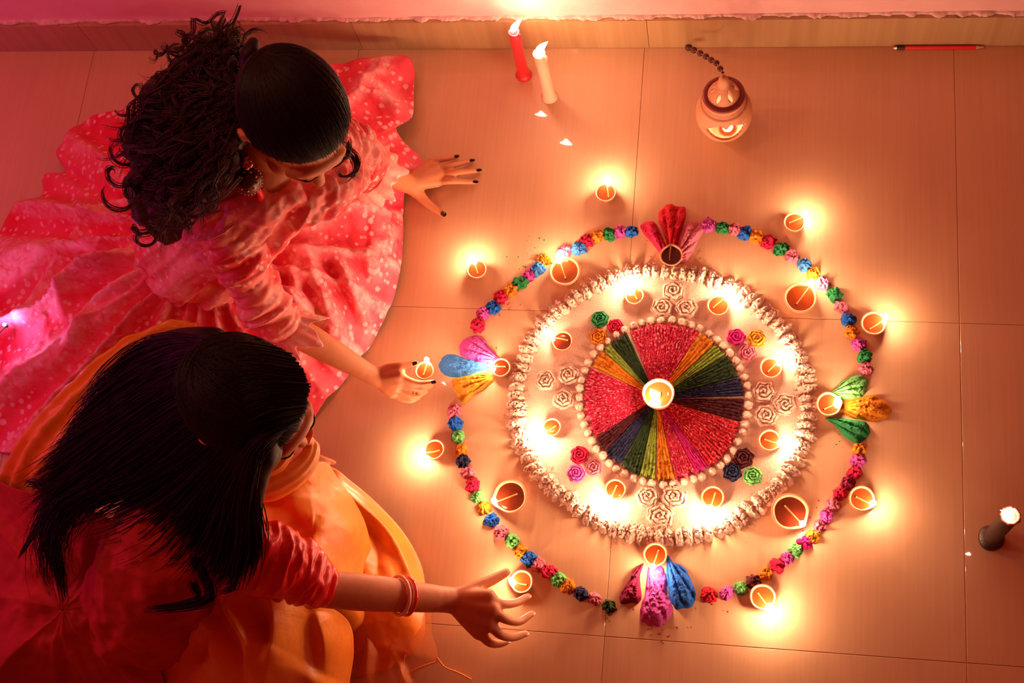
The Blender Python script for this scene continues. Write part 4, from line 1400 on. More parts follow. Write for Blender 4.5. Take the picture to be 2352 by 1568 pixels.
def ribbon(name, path, width, up, mat, parent, n=90, m=16, sag=0.01, wr=0.003, seed=0.0, label=None):
    P = catmull(WL(path), n)
    wv = catmull(np.array([[w, 0, 0] for w in width]), n)[:, 0]
    T = np.gradient(P, axis=0); T /= np.linalg.norm(T, axis=1, keepdims=True)
    U = np.array(up, float)
    U = U[None] - T * (T @ U)[:, None]
    U /= np.linalg.norm(U, axis=1, keepdims=True)
    Nn = np.cross(T, U)
    s = np.linspace(-0.5, 0.5, m)
    V = P[:, None] + U[:, None] * (s[None, :, None] * wv[:, None, None])
    off = -sag * (s[None] * 2) ** 2 + wr * fbm(P3(V[..., 0] * 22 + seed, V[..., 1] * 22, V[..., 2] * 22), 3) + wr * 1.2 * np.cos(s[None] * 22 + 3 * fbm(P3(V[..., 0] * 5, V[..., 1] * 5, seed), 2))
    V = V + Nn[:, None] * off[..., None]
    o = obj(name, mesh(name, V.reshape(-1, 3), grid_faces(n, m)), mat, parent, label=label)
    md = o.modifiers.new('thickness', 'SOLIDIFY'); md.thickness = 0.0014
    return o

def ruffle(name, a, axis, r0, r1, length, waves, mat, parent, amp=0.3, seed=0.0, squash=1.0, label=None):
    """gathered frill at the end of a sleeve"""
    axis = np.asarray(axis, float); axis /= np.linalg.norm(axis)
    n1 = np.cross(axis, [0, 0, 1.0]); n1 /= np.linalg.norm(n1)
    n2 = np.cross(axis, n1)
    na, nt_ = 200, 16
    t = np.linspace(0, 1, nt_)[None]
    T = np.linspace(0, 2 * math.pi, na, endpoint=False)[:, None]
    wv = np.cos(T * waves + 1.5 * np.sin(T * 3 + seed)) + 0.5 * np.cos(T * waves * 1.7 + seed)
    R_ = r0 + (r1 - r0) * t ** 0.8 + amp * (r1 - r0) * wv * t
    Lx = length * t + 0.25 * length * t * np.cos(T * 5 + seed) + 0.1 * length * t * wv
    P = np.asarray(a)[None, None] + axis[None, None] * Lx[..., None] + n1[None, None] * (R_ * np.cos(T))[..., None] + n2[None, None] * (R_ * np.sin(T) * squash)[..., None]
    P[..., 2] = np.maximum(P[..., 2], 0.006)
    o = obj(name, mesh(name, P.reshape(-1, 3), grid_faces(na, nt_, wrap_u=True)), mat, parent, label=label)
    md = o.modifiers.new('thickness', 'SOLIDIFY'); md.thickness = 0.001
    return o

def wrinkles(scale, amp, seed=0.0):
    def f(co, no):
        a = 1 - np.abs(fbm(co * scale * np.array([1, 1, 0.6]) + seed, 3, 0.5)) * 1.6
        b = fbm(co * scale * 3 + seed, 2, 0.5)
        return no * (amp * a + amp * 0.25 * b)[:, None]
    return f

def wr_dir(a, b, fa, fc, amp, seed=0.0):
    ax = np.asarray(b, float) - np.asarray(a, float)
    ax /= np.linalg.norm(ax)
    def f(co, no):
        l = co @ ax
        q = co - l[:, None] * ax
        n1 = fbm(q * fc + (l * fa)[:, None] * np.array([0.9, 0.3, 0.5]) + ax[None] * (l * fa)[:, None] + seed, 3, 0.45)
        rdg = 1 - np.abs(n1) * 2.2
        return no * (amp * rdg + amp * 0.15 * fbm(co * 90 + seed, 2))[:, None]
    return f

def ell_dir(H, R3, c0, dirs, k=1.0):
    """points on the skull ellipsoid for directions in head coordinates"""
    d = np.asarray(dirs, float)
    d = d / np.linalg.norm(d, axis=-1, keepdims=True)
    rr = 1 / np.sqrt((d[..., 0] / R3[0]) ** 2 + (d[..., 1] / R3[1]) ** 2 + (d[..., 2] / R3[2]) ** 2)
    return H.c + (np.asarray(c0) + d * (rr * k)[..., None]) @ H.B.T

SK_R, SK_C = (0.081, 0.100, 0.087), (0, -0.012, 0.028)

def hair_cap(H, keep):
    """scalp shell; keep(direction) masks where hair grows"""
    V, F = ICO[3]
    V2, F2 = [], []
    d = V.copy()
    # subdivide once more for a clean hairline
    n = 96
    th = np.linspace(0, 2 * math.pi, n, endpoint=False)
    ph = np.linspace(0.0005, math.pi - 0.0005, n)
    T, Pp = np.meshgrid(th, ph, indexing='ij')
    D = np.stack([np.sin(Pp) * np.cos(T), np.sin(Pp) * np.sin(T), np.cos(Pp)], -1)
    P = ell_dir(H, SK_R, SK_C, D, 0.985)
    idx = grid_faces(n, n, wrap_u=True)
    k = keep(D.reshape(-1, 3))
    # sink the shell smoothly under the skin past the hairline instead of cutting it
    kk = np.clip(k * 5.0, -1, 1)
    cen = H.many([[0, -0.01, 0.02]])[0]
    Pf = P.reshape(-1, 3)
    Pf = cen + (Pf - cen) * (1 + np.minimum(kk, 0)[:, None] * 0.22)
    ok = (k[idx] > -0.25).all(axis=1)
    return Pf, idx[ok]

def keep_face(d):
    # positive where hair grows: d = (right, forward, up)
    return (d[:, 2] * 0.95 + 0.02) - d[:, 1] * 0.70 + 0.10 * np.abs(d[:, 0])

def slerp(a, b, t):
    a = a / np.linalg.norm(a); b = b / np.linalg.norm(b)
    w = math.acos(max(-1, min(1, float(a @ b))))
    if w < 1e-4:
        return np.repeat(a[None], len(t), 0)
    return (np.sin((1 - t) * w)[:, None] * a + np.sin(t * w)[:, None] * b) / math.sin(w)

def hair_obj(name, parts, mat, parent, label=None):
    V, F = mergeq(parts)
    o = obj(name, mesh(name, V, F), mat, parent, label=label)
    return o

# ---------------------------------------------------------------- girl in pink
def girl_pink():
    root_p = W(434, 594, 0.0)
    root = empty('person', (0, 0, 0), 'girl in a dotted pink dress with curly hair, leaning over to place a lamp', 'person')
    H = HeadFrame(W(668, 268, 0.64), (0.42, -0.82, -0.34), (0.40, -0.10, 0.90))
    b = Blob()
    pelvis, belly, chest, neck = W(434, 594, 0.13), W(500, 530, 0.27), W(572, 450, 0.41), W(604, 392, 0.50)
    sR, sL = W(518, 505, 0.43), W(725, 335, 0.43)
    b.path([pelvis, belly, chest, neck], [0.105, 0.085, 0.085, 0.050])
    b.path([sR, chest * 0.4 + neck * 0.6, sL], [0.038, 0.055, 0.038])
    head_balls(b, H, neck)
    eR, wR = W(612, 722, 0.25), W(866, 868, 0.075)
    eL, wL = W(815, 352, 0.23), W(937, 423, 0.046)
    b.path([sR, (sR + eR) / 2, eR], [0.036, 0.031, 0.027])
    b.path([eR, eR * 0.6 + wR * 0.4, wR * 0.85 + eR * 0.15, wR], [0.027, 0.027, 0.019, 0.0175])
    b.path([sL, (sL + eL) / 2, eL], [0.036, 0.031, 0.027])
    b.path([eL, eL * 0.5 + wL * 0.5, wL], [0.027, 0.026, 0.0185])
    # folded legs under the skirt
    kR, kL = W(730, 740, 0.070), W(790, 470, 0.062)
    b.path([pelvis, (pelvis + kR) / 2, kR], [0.085, 0.065, 0.052])
    b.path([kR, W(560, 700, 0.06)], [0.050, 0.036])
    b.path([pelvis, (pelvis + kL) / 2, kL], [0.085, 0.065, 0.052])
    b.path([kL, W(640, 600, 0.06)], [0.050, 0.036])
    # left hand spread on the floor
    mc = [W(989, 377, 0.020), W(1005, 389, 0.023), W(1011, 401, 0.023), W(1004, 417, 0.020)]
    fg = [[W(1006, 368, 0.022), W(1030, 364, 0.014), W(1050, 359, 0.007)],
          [W(1032, 382, 0.025), W(1060, 374, 0.015), W(1086, 368, 0.007)],
          [W(1042, 397, 0.025), W(1073, 394, 0.015), W(1102, 391, 0.007)],
          [W(1035, 416, 0.023), W(1066, 417, 0.014), W(1094, 418, 0.007)]]
    th = [W(962, 446, 0.026), W(978, 463, 0.018), W(998, 479, 0.012), W(1019, 492, 0.0085)]
    hand(b, wL, mc, fg, rw=0.022, rp=0.0128, rf=0.0062, thumb=th)
    # right hand holding the small lamp
    mc2 = [W(917, 861, 0.080), W(914, 876, 0.070), W(908, 890, 0.058), W(900, 901, 0.046)]
    fg2 = [[W(937, 872, 0.074), W(965, 880, 0.066), W(996, 877, 0.066)],
           [W(938, 886, 0.062), W(965, 893, 0.052), W(990, 886, 0.052)],
           [W(932, 902, 0.048), W(958, 908, 0.040), W(978, 899, 0.040)],
           [W(922, 915, 0.036), W(945, 919, 0.030), W(962, 912, 0.029)]]
    th2 = [W(890, 850, 0.078), W(915, 843, 0.080), W(936, 840, 0.076), W(953, 834, 0.074)]
    hand(b, wR, mc2, fg2, rw=0.0185, rp=0.0130, rf=0.0062, thumb=th2)
    body = b.build('body', 0.0029, M['skin'], root, 5)
    # nails with dark polish
    up = camdir((0, 0, 1))
    for f in fg:
        nail(body, f[-1] + up * 0.0042 - (f[-1] - f[-2]) * 0.05, f[-1] - f[-2], up, M['nail_dark'], 0.0034, 0.0058, 'dark polished nail')
    nail(body, th[-1] + up * 0.0058, th[-1] - th[-2], up, M['nail_dark'], 0.0050, 0.0062, 'dark polished nail')
    nail(body, fg2[0][-1] + up * 0.0035, fg2[0][-1] - fg2[0][-2], up, M['nail_dark'], 0.0034, 0.0052, 'dark polished nail')
    nail(body, th2[-1] + up * 0.0054, th2[-1] - th2[-2], up, M['nail_dark'], 0.0036, 0.0060, 'dark polished nail')
    face_details(H, body)
    # bodice and sleeves
    c = Blob()
    c.path([pelvis * 0.5 + belly * 0.5, belly, chest, chest * 0.45 + neck * 0.55], [0.118, 0.100, 0.098, 0.066])
    c.path([sR, chest * 0.5 + neck * 0.5, sL], [0.050, 0.062, 0.050])
    c.path([W(560, 470, 0.46), W(606, 452, 0.478), W(655, 450, 0.47)], [0.040, 0.042, 0.032])
    c.path([W(640, 462, 0.44), W(725, 445, 0.42), W(790, 395, 0.37)], [0.046, 0.046, 0.040])
    c.build('blouse', 0.0040, M['pink_blouse'], root, 4, disp=wr_dir(chest, pelvis, 9, 26, 0.009, 4.0))
    m1 = W(566, 610, 0.345)
    c = Blob()
    c.path([W(530, 490, .44), sR, m1, W(606, 700, 0.27), W(652, 752, 0.225)], [0.050, 0.055, 0.047, 0.045, 0.034])
    c.build('sleeve', 0.0034, M['pink_blouse'], root, 3, disp=wr_dir(sR, eR, 34, 12, 0.0085, 2.0), label='crinkled pale pink sleeve of the near arm')
    c = Blob()
    c.path([sL, W(800, 350, 0.33), W(838, 395, 0.20)], [0.054, 0.054, 0.040])
    c.build('sleeve', 0.0034, M['pink_blouse'], root, 3, disp=wr_dir(sL, eL, 30, 14, 0.0075, 7.0), label='puffed pale pink sleeve of the far arm')
    d = wR - eR
    ruffle('sleeve_frill', W(650, 748, 0.228), d, 0.033, 0.048, 0.045, 9, M['frill'], root, 0.35, 1.0)
    ruffle('sleeve_frill', W(838, 393, 0.205), W(905, 420, 0.10) - W(838, 393, 0.205), 0.040, 0.056, 0.040, 9, M['frill'], root, 0.35, 4.0)
    # placket frill down the front of the bodice
    ribbon('collar_frill', [(575, 385, 0.475), (585, 440, 0.475), (600, 500, 0.44), (560, 560, 0.42)], [0.03, 0.045, 0.05, 0.03], (1, 0.3, 0), M['frill'], root, wr=0.006, sag=0.012, seed=2.0)
    # the wide skirt
    outl = [(700, 158, .06), (760, 152, .05), (810, 140, .045), (870, 136, .04), (942, 138, .035), (950, 200, .03), (946, 268, .035), (912, 296, .04), (930, 330, .03), (972, 372, .02), (955, 402, .02),
            (928, 455, .008), (925, 560, .006), (916, 640, .006), (893, 712, .006), (852, 790, .006), (800, 862, .006), (742, 930, .006), (700, 984, .006), (640, 1010, .01), (520, 1040, .02), (400, 1050, .02),
            (250, 1060, .02), (90, 1050, .01), (-40, 1020, .006), (-110, 900, .006), (-110, 740, .006), (-60, 620, .006), (-5, 550, .01), (12, 505, .02), (45, 468, .02), (96, 452, .02), (98, 404, .02), (150, 395, .03), (134, 350, .03), (180, 290, .03),
            (240, 262, .05), (330, 245, .06), (420, 230, .08), (520, 200, .08), (620, 170, .07)]
    folds = [([(470, 575, .2), (400, 605, .2), (310, 665, .15), (245, 715, .1), (212, 800, .05)], 0.016, 0.032),
             ([(420, 520, .2), (320, 560, .2), (250, 620, .15), (190, 650, .1), (168, 730, .05)], 0.015, 0.028),
             ([(330, 450, .2), (260, 470, .15), (215, 510, .1), (185, 570, .05)], 0.014, 0.026),
             ([(690, 520, .2), (715, 610, .15), (760, 710, .1), (800, 800, .04)], 0.015, 0.030),
             ([(665, 540, .2), (680, 640, .15), (702, 740, .1), (700, 850, .05)], 0.013, 0.028),
             ([(730, 540, .2), (790, 620, .12), (835, 720, .05), (840, 780, .02)], 0.013, 0.026),
             ([(890, 480, .08), (880, 560, .06), (865, 650, .03)], 0.016, 0.016),
             ([(820, 180, .08), (880, 210, .06), (925, 260, .04)], 0.018, 0.020),
             ([(300, 720, .12), (200, 800, .08), (120, 880, .04)], 0.018, 0.020),
             ([(180, 560, .1), (110, 660, .06), (60, 760, .03)], 0.018, 0.020)]
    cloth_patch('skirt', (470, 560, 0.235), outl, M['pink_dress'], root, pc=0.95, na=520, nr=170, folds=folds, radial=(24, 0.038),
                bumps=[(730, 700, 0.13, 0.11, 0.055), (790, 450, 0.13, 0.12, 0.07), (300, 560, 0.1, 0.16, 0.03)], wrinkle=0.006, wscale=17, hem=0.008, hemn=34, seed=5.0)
    # earring: stud cluster, domed bell and tassel
    e0 = H(0.080, -0.006, -0.030)
    px0 = W(560, 374, 0.60)
    parts = []
    V0, F0 = ICO[1]
    for k in range(14):
        a = k * 2.4
        q = W(562, 374, 0.622) + 0.0026 * math.sqrt(k) * (camdir((math.cos(a), 0, 0)) * abs(math.cos(a)) * np.sign(math.cos(a)) + camdir((0, 1, 0)) * math.sin(a))
        parts.append((V0 * 0.0038 + q, F0))
    V, F = mergeq(parts)
    ear = obj('earring', mesh('earring', V, F), M['gold'], root, label='large earring with beaded stud and dark domed bell')
    V, F = lathe([(0.0001, 0.024), (0.008, 0.023), (0.014, 0.018), (0.0185, 0.008), (0.0200, 0.002), (0.0215, 0.0), (0.0200, -0.002), (0.0175, 0.001), (0.012, 0.012), (0.0001, 0.018)], 36)
    bell = obj('bell', mesh('bell', V, F), M['silver'], ear, W(570, 415, 0.58), 'dark metal bell')
    bell.rotation_euler = (0.5, 0.35, 0)
    parts = []
    for k in range(26):
        a = k * 2 * math.pi / 26
        parts.append((V0 * 0.0019 + np.array([0.0212 * math.cos(a), 0.0212 * math.sin(a), -0.002]), F0))
    for k in range(9):
        a = k * 2 * math.pi / 9
        parts.append((V0 * 0.0022 + np.array([0.0145 * math.cos(a), 0.0145 * math.sin(a), 0.0175]), F0))
    V, F = mergeq(parts)
    bb = obj('bead_row', mesh('bead_row', V, F), M['gold'], ear, W(570, 415, 0.58), 'bead trim of the bell')
    bb.rotation_euler = (0.5, 0.35, 0)
    V, F = tube(catmull([W(590, 432, 0.56), W(598, 448, 0.53), W(594, 462, 0.50)], 8), np.linspace(0.004, 0.008, 8), 10)
    obj('tassel', mesh('tassel', V, F), M['red_silk'], ear, label='dark red tassel')
    # ---------------- hair
    cap = hair_cap(H, keep_face)
    parts = [cap]
    lines, rad = [], []
    G = np.array([0.12, -1.0, 0.30])
    t = np.linspace(0, 1, 14)
    for _ in range(1500):
        a = rng.uniform(-1.25, 1.25)
        # hairline start
        st = np.array([math.sin(a) * 0.95, math.cos(a) * 0.80, rng.uniform(0.42, 0.58) - 0.42 * (abs(a) / 1.25) ** 2])
        s = rng.uniform(0.0, 0.55)
        g = G + rng.normal(0, 0.07, 3)
        d = slerp(st, g, s + (0.98 - s) * t)
        lift = 1.005 + 0.025 * rng.random() * np.sin(math.pi * t) + 0.008 * rng.random()
        lines.append(ell_dir(H, SK_R, SK_C, d, lift if np.ndim(lift) else np.full(len(t), lift)))
        rad.append(0.0009 * np.sin(math.pi * np.clip(t * 0.94 + 0.03, 0, 1)) ** 0.4)
    parts.append(strands(lines, np.array(rad)))
    hair_obj('hair', parts, M['hair'], root, 'smooth front hair combed back')
    # claw clip / small knot on top
    k = Blob()
    k.path([W(572, 150, 0.70), W(574, 122, 0.715), W(582, 98, 0.715)], [0.016, 0.014, 0.009])
    k.build('hair_knot', 0.003, M['hair'], root, 3)
    # curly mass
    mass = Blob()
    for (x, y, z, r) in [(520, 190, .61, .058), (455, 190, .60, .050), (400, 240, .585, .052), (490, 290, .60, .060), (430, 320, .57, .060), (350, 330, .54, .045), (370, 410, .52, .050), (450, 410, .53, .045),
                         (330, 430, .50, .032), (345, 480, .475, .030), (400, 470, .485, .036), (385, 525, .455, .024), (510, 130, .615, .032), (470, 140, .60, .030), (545, 250, .62, .05), (505, 370, .56, .040)]:
        mass.ball(W(x, y, z - 0.014), r * 0.97, None, 3)
    mo = mass.build('curly_hair', 0.006, M['curl'], root, 6, disp=wrinkles(60, 0.006, 1.0))
    lines, rad = [], []
    K = 27
    t = np.linspace(0, 1, K)
    ends = [(265, 300), (255, 380), (262, 440), (290, 500), (330, 545), (375, 565), (420, 545), (300, 240), (330, 180), (390, 140), (440, 110), (490, 85), (530, 80), (350, 500), (450, 480), (400, 440), (300, 360), (480, 430)]
    for i in range(420):
        e = ends[rng.integers(len(ends))]
        f = rng.uniform(0.62, 1.04)
        s0 = (528 + rng.normal(0, 18), 210 + rng.normal(0, 60))
        ex, ey = s0[0] + (e[0] - s0[0]) * f + rng.normal(0, 20), s0[1] + (e[1] - s0[1]) * f + rng.normal(0, 20)
        drop = min(1.0, math.hypot(ex - s0[0], ey - s0[1]) / 420)
        topness = np.clip((ey - 150) / 420, 0, 1)
        z1 = 0.650 - 0.19 * drop * (0.35 + 0.65 * topness) + rng.uniform(-0.03, 0.012)
        mx, my = (s0[0] + ex) / 2 + rng.normal(0, 24) - 18, (s0[1] + ey) / 2 + rng.normal(0, 24)
        zm = 0.672 - 0.04 * drop + rng.uniform(-0.035, 0.018)
        P0 = catmull([W(s0[0], s0[1], 0.668 + rng.uniform(-0.02, 0.015)), W(mx, my, zm), W(ex, ey, z1)], K)
        a0 = rng.uniform(0, 6.28)
        turns = rng.uniform(2.0, 4.5)
        R0 = rng.uniform(0.004, 0.010) * np.clip(t * 3, 0, 1)
        T, N, B = frames(P0)
        ph = a0 + 2 * math.pi * turns * t ** 1.15
        P0 = P0 + N * (R0 * np.cos(ph))[:, None] + B * (R0 * np.sin(ph))[:, None]
        for _ in range(9):
            fr = np.stack([vnoise(P3(t * 4 + rng.random() * 90, t * 0, q * 3.3)) for q in range(3)], -1)
            P = P0 + rng.normal(0, 0.0016, 3) + fr * (0.001 + 0.0035 * t)[:, None]
            cut = int(K * rng.uniform(0.75, 1.0))
            P = catmull(P[:cut], K)
            lines.append(P)
            rad.append(np.full(K, 0.00062) * np.clip((1 - t) * 6, 0.15, 1))
    # loose outer ringlets
    for (x0, y0, x1, y1, rr, tn) in [(330, 370, 268, 350, .017, 1.6), (320, 330, 262, 300, .016, 1.4), (330, 450, 255, 455, .020, 1.6), (300, 420, 248, 400, .013, 1.3), (380, 520, 320, 560, .012, 2.0), (360, 500, 300, 545, .011, 1.5), (350, 200, 318, 215, .014, 1.4), (420, 150, 400, 118, .014, 1.3), (520, 130, 520, 75, .018, 1.3), (560, 120, 590, 88, .018, 1.0), (500, 110, 470, 80, .016, 1.3), (340, 270, 305, 265, .014, 1.3), (800, 330, 800, 400, .016, 1.6), (795, 330, 790, 395, .018, 1.3)]:
        face = x0 > 700
        for _ in range(12 if not face else 12):
            zz = 0.585 if not face else 0.56
            z0, z1 = (zz + rng.uniform(-.01, .01), zz - 0.07) if not face else (0.60, 0.50)
            P = catmull([W(x0 + rng.normal(0, 5), y0 + rng.normal(0, 5), z0), W((x0 + x1) / 2 + rng.normal(0, 3), (y0 + y1) / 2 + rng.normal(0, 3), (z0 + z1) / 2), W(x1 + rng.normal(0, 3), y1 + rng.normal(0, 3), z1)], K)
            T, N, B = frames(P)
            ph = 2 * math.pi * tn * t + (x0 * 0.1) + rng.normal(0, 0.12)
            R0 = rr * (0.9 + 0.15 * rng.random()) * np.clip(t * 2.5, 0, 1)
            P = P + N * (R0 * np.cos(ph))[:, None] + B * (R0 * np.sin(ph))[:, None]
            lines.append(P)
            rad.append(np.full(K, 0.0007) * np.clip((1 - t) * 8, 0.2, 1))
    V, F = strands(lines, np.array(rad))
    o = obj('curls', mesh('curls', V, F), M['curl'], mo, label='loose dark curls')
    o['kind'] = 'stuff'
girl_pink()

# ---------------------------------------------------------------- girl in orange
def girl_orange():
    root = empty('person', (0, 0, 0), 'long-haired girl in orange silk and red sleeve reaching out with a bangled arm', 'person')
    H = HeadFrame(W(566, 918, 0.60), (0.72, -0.60, -0.34), (0.38, -0.06, 0.90))
    b = Blob()
    pelvis, belly, chest, neck = W(310, 1420, 0.12), W(350, 1340, 0.27), W(430, 1210, 0.39), W(490, 1070, 0.47)
    sR, sL = W(500, 1262, 0.41), W(350, 1010, 0.42)
    b.path([pelvis, belly, chest, neck], [0.088, 0.085, 0.088, 0.050])
    b.path([sR, chest * 0.4 + neck * 0.6, sL], [0.038, 0.055, 0.038])
    head_balls(b, H, neck)
    eR, wR = W(745, 1352, 0.26), W(1040, 1378, 0.115)
    b.path([sR, (sR + eR) / 2, eR], [0.038, 0.033, 0.030])
    b.path([eR, eR * 0.65 + wR * 0.35, wR * 0.85 + eR * 0.15, wR], [0.031, 0.0305, 0.0235, 0.0225])
    eL, wL = W(520, 960, 0.20), W(640, 1060, 0.14)
    b.path([sL, (sL + eL) / 2, eL], [0.036, 0.031, 0.027])
    b.path([eL, wL], [0.027, 0.019])
    kR, kL = W(640, 1460, 0.075), W(740, 1190, 0.09)
    b.path([pelvis, (pelvis + kR) / 2, kR], [0.080, 0.062, 0.052])
    b.path([kR, W(520, 1300, 0.06)], [0.052, 0.036])
    b.path([pelvis, (pelvis + kL) / 2, kL], [0.090, 0.068, 0.055])
    b.path([kL, W(620, 1330, 0.06)], [0.052, 0.036])
    mc = [W(1122, 1372, 0.118), W(1130, 1400, 0.118), W(1122, 1430, 0.108), W(1102, 1450, 0.096)]
    fg = [[W(1150, 1386, 0.110), W(1185, 1384, 0.080), W(1213, 1369, 0.062)],
          [W(1160, 1421, 0.106), W(1192, 1427, 0.078), W(1222, 1409, 0.060)],
          [W(1150, 1457, 0.094), W(1180, 1463, 0.068), W(1208, 1454, 0.052)],
          [W(1122, 1473, 0.082), W(1145, 1478, 0.060), W(1166, 1472, 0.046)]]
    th = [W(1072, 1362, 0.112), W(1098, 1346, 0.104), W(1132, 1330, 0.090), W(1163, 1314, 0.078)]
    hand(b, wR, mc, fg, rw=0.0235, rp=0.0165, rf=0.0078, thumb=th)
    # left hand resting in the lap
    mcl = [wL + q for q in ([0.05, -0.03, -0.012], [0.056, -0.014, -0.01], [0.056, 0.002, -0.01], [0.05, 0.018, -0.012])]
    fgl = [[m + np.array([0.022, -0.004, -0.008]), m + np.array([0.040, -0.006, -0.022])] for m in mcl]
    hand(b, wL, mcl, fgl, rw=0.018, rp=0.0115, rf=0.0066, thumb=[wL + np.array([0.02, -0.03, 0.0]), wL + np.array([0.045, -0.045, -0.005]), wL + np.array([0.06, -0.048, -0.012])])
    body = b.build('body', 0.0031, M['skin'], root, 5)
    up = camdir((0, 0, 1))
    for f in fg:
        nail(body, f[-1] + up * 0.0040 + (f[-1] - f[-2]) * 0.04, f[-1] - f[-2], up + camdir((0, 0.6, 0)), M['nail'], 0.0042, 0.0056)
    nail(body, th[-1] + up * 0.0062, th[-1] - th[-2], up, M['nail'], 0.0050, 0.0064)
    face_details(H, body)
    # bangles
    ax = wR - eR
    ax /= np.linalg.norm(ax)
    n1 = np.cross(ax, [0, 0, 1.0]); n1 /= np.linalg.norm(n1)
    n2 = np.cross(ax, n1)
    for (x, y, z, mat, lab, rr, tilt) in [(920, 1370, 0.182, 'bangle_pink', 'pale pink bangle', 0.0315, 0.18), (938, 1372, 0.173, 'bangle_red', 'glossy red bangle', 0.0305, 0.10)]:
        c = W(x, y, z)
        # centre on the forearm axis
        c = eR + ax * ((c - eR) @ ax)
        a = np.linspace(0, 2 * math.pi, 60, endpoint=False)
        P = c + rr * (np.cos(a)[:, None] * n1 + np.sin(a)[:, None] * n2) + ax * (tilt * rr * np.cos(a + 0.8))[:, None]
        P = np.vstack([P, P[:1]])
        V, F = tube(P, 0.0030, 10, cap=False)
        obj('bangle', mesh('bangle', V, F), M[mat], root, label=lab)
    # blouse: red cotton back and shiny red sleeve
    c = Blob()
    c.path([pelvis * 0.4 + belly * 0.6, belly, chest, chest * 0.45 + neck * 0.55], [0.118, 0.104, 0.102, 0.070])
    c.path([sR, chest * 0.5 + neck * 0.5, sL], [0.050, 0.064, 0.052])
    c.path([sL, (sL + eL) / 2], [0.052, 0.044])
    c.build('blouse', 0.0045, M['red_cotton'], root, 4, disp=wrinkles(16, 0.008, 8.0), label='dark red cotton top')
    c = Blob()
    c.path([W(500, 1262, 0.41), W(585, 1275, 0.37), W(660, 1300, 0.325), W(722, 1340, 0.275)], [0.050, 0.056, 0.052, 0.036])
    c.build('sleeve', 0.0035, M['red_silk'], root, 4, disp=wr_dir(sR, eR, 30, 14, 0.0065, 3.0), label='puffed glossy red sleeve')
    # red skirt at the back
    cloth_patch('skirt', (150, 1400, 0.30), [(-80, 1080, .20), (30, 1120, .33), (160, 1150, .36), (300, 1220, .36), (360, 1300, .30), (370, 1400, .24), (365, 1510, .20), (365, 1640, .12), (200, 1720, .01), (0, 1720, .01), (-160, 1700, .01), (-180, 1500, .02), (-140, 1300, .08)],
                M['red_cotton'], root, pc=1.6, na=220, nr=90, folds=[([(40, 1380, .3), (150, 1390, .3), (260, 1330, .3)], 0.020, 0.020), ([(120, 1480, .25), (220, 1440, .25), (330, 1360, .25)], 0.018, 0.022), ([(60, 1300, .3), (150, 1320, .3)], 0.018, 0.012)], radial=(11, 0.018), wrinkle=0.008, wscale=12, seed=3.0)
    # orange silk
    cloth_patch('lap_cloth', (715, 1225, 0.245), [(565, 1090, .33), (640, 1105, .32), (700, 1075, .30), (745, 1060, .24), (775, 1100, .19), (812, 1150, .14), (842, 1215, .09), (856, 1290, .04), (858, 1370, .015), (850, 1450, .008), (780, 1480, .02), (690, 1440, .10), (600, 1400, .20), (540, 1310, .28), (545, 1190, .34)],
                M['orange_silk'], root, pc=1.9, na=260, nr=110, folds=[([(575, 1165, .33), (650, 1135, .33), (720, 1120, .3), (740, 1090, .28)], 0.011, 0.016), ([(620, 1180, .3), (720, 1170, .28), (800, 1240, .2), (835, 1330, .1)], 0.015, 0.012), ([(740, 1150, .26), (800, 1200, .18), (840, 1290, .08)], 0.010, 0.012)],
                wrinkle=0.005, wscale=13, seed=1.0, label='orange silk over the knee')
    cloth_patch('outer_cloth', (830, 1290, 0.075), [(735, 1085, .16), (770, 1078, .15), (800, 1100, .12), (860, 1150, .06), (918, 1212, .02), (955, 1270, .006), (974, 1325, .005), (976, 1400, .005), (965, 1480, .005), (880, 1540, .005), (760, 1540, .01), (700, 1400, .05), (720, 1200, .12)],
                M['orange_silk'], root, pc=1.5, na=240, nr=90, folds=[([(750, 1095, .16), (830, 1160, .12), (900, 1230, .05), (950, 1330, .02)], 0.010, 0.020), ([(780, 1150, .14), (850, 1240, .08), (880, 1340, .03)], 0.012, -0.014)],
                wrinkle=0.004, wscale=11, seed=12.0, label='orange silk hem spread on the floor')
    cloth_patch('lower_cloth', (575, 1440, 0.265), [(330, 1330, .33), (350, 1300, .34), (410, 1285, .34), (520, 1305, .33), (640, 1350, .27), (740, 1385, .18), (797, 1425, .11), (810, 1490, .07), (802, 1568, .04), (790, 1660, .01), (560, 1700, .01), (380, 1660, .05), (345, 1560, .12), (322, 1480, .22), (318, 1400, .29)],
                M['orange_silk'], root, pc=1.8, na=280, nr=120, folds=[([(490, 1335, .33), (520, 1400, .3), (565, 1470, .27), (585, 1580, .2)], 0.014, 0.050), ([(605, 1345, .3), (640, 1430, .25), (650, 1520, .18), (640, 1620, .1)], 0.017, 0.048),
                ([(420, 1400, .33), (470, 1450, .3), (490, 1520, .25)], 0.014, 0.034), ([(330, 1420, .32), (370, 1380, .33), (400, 1320, .34)], 0.008, 0.012), ([(720, 1400, .2), (760, 1480, .12), (770, 1560, .06)], 0.016, 0.034), ([(380, 1335, .34), (440, 1330, .34), (500, 1345, .33)], 0.008, 0.010)],
                wrinkle=0.006, wscale=11, seed=7.0, label='orange silk skirt in deep folds')
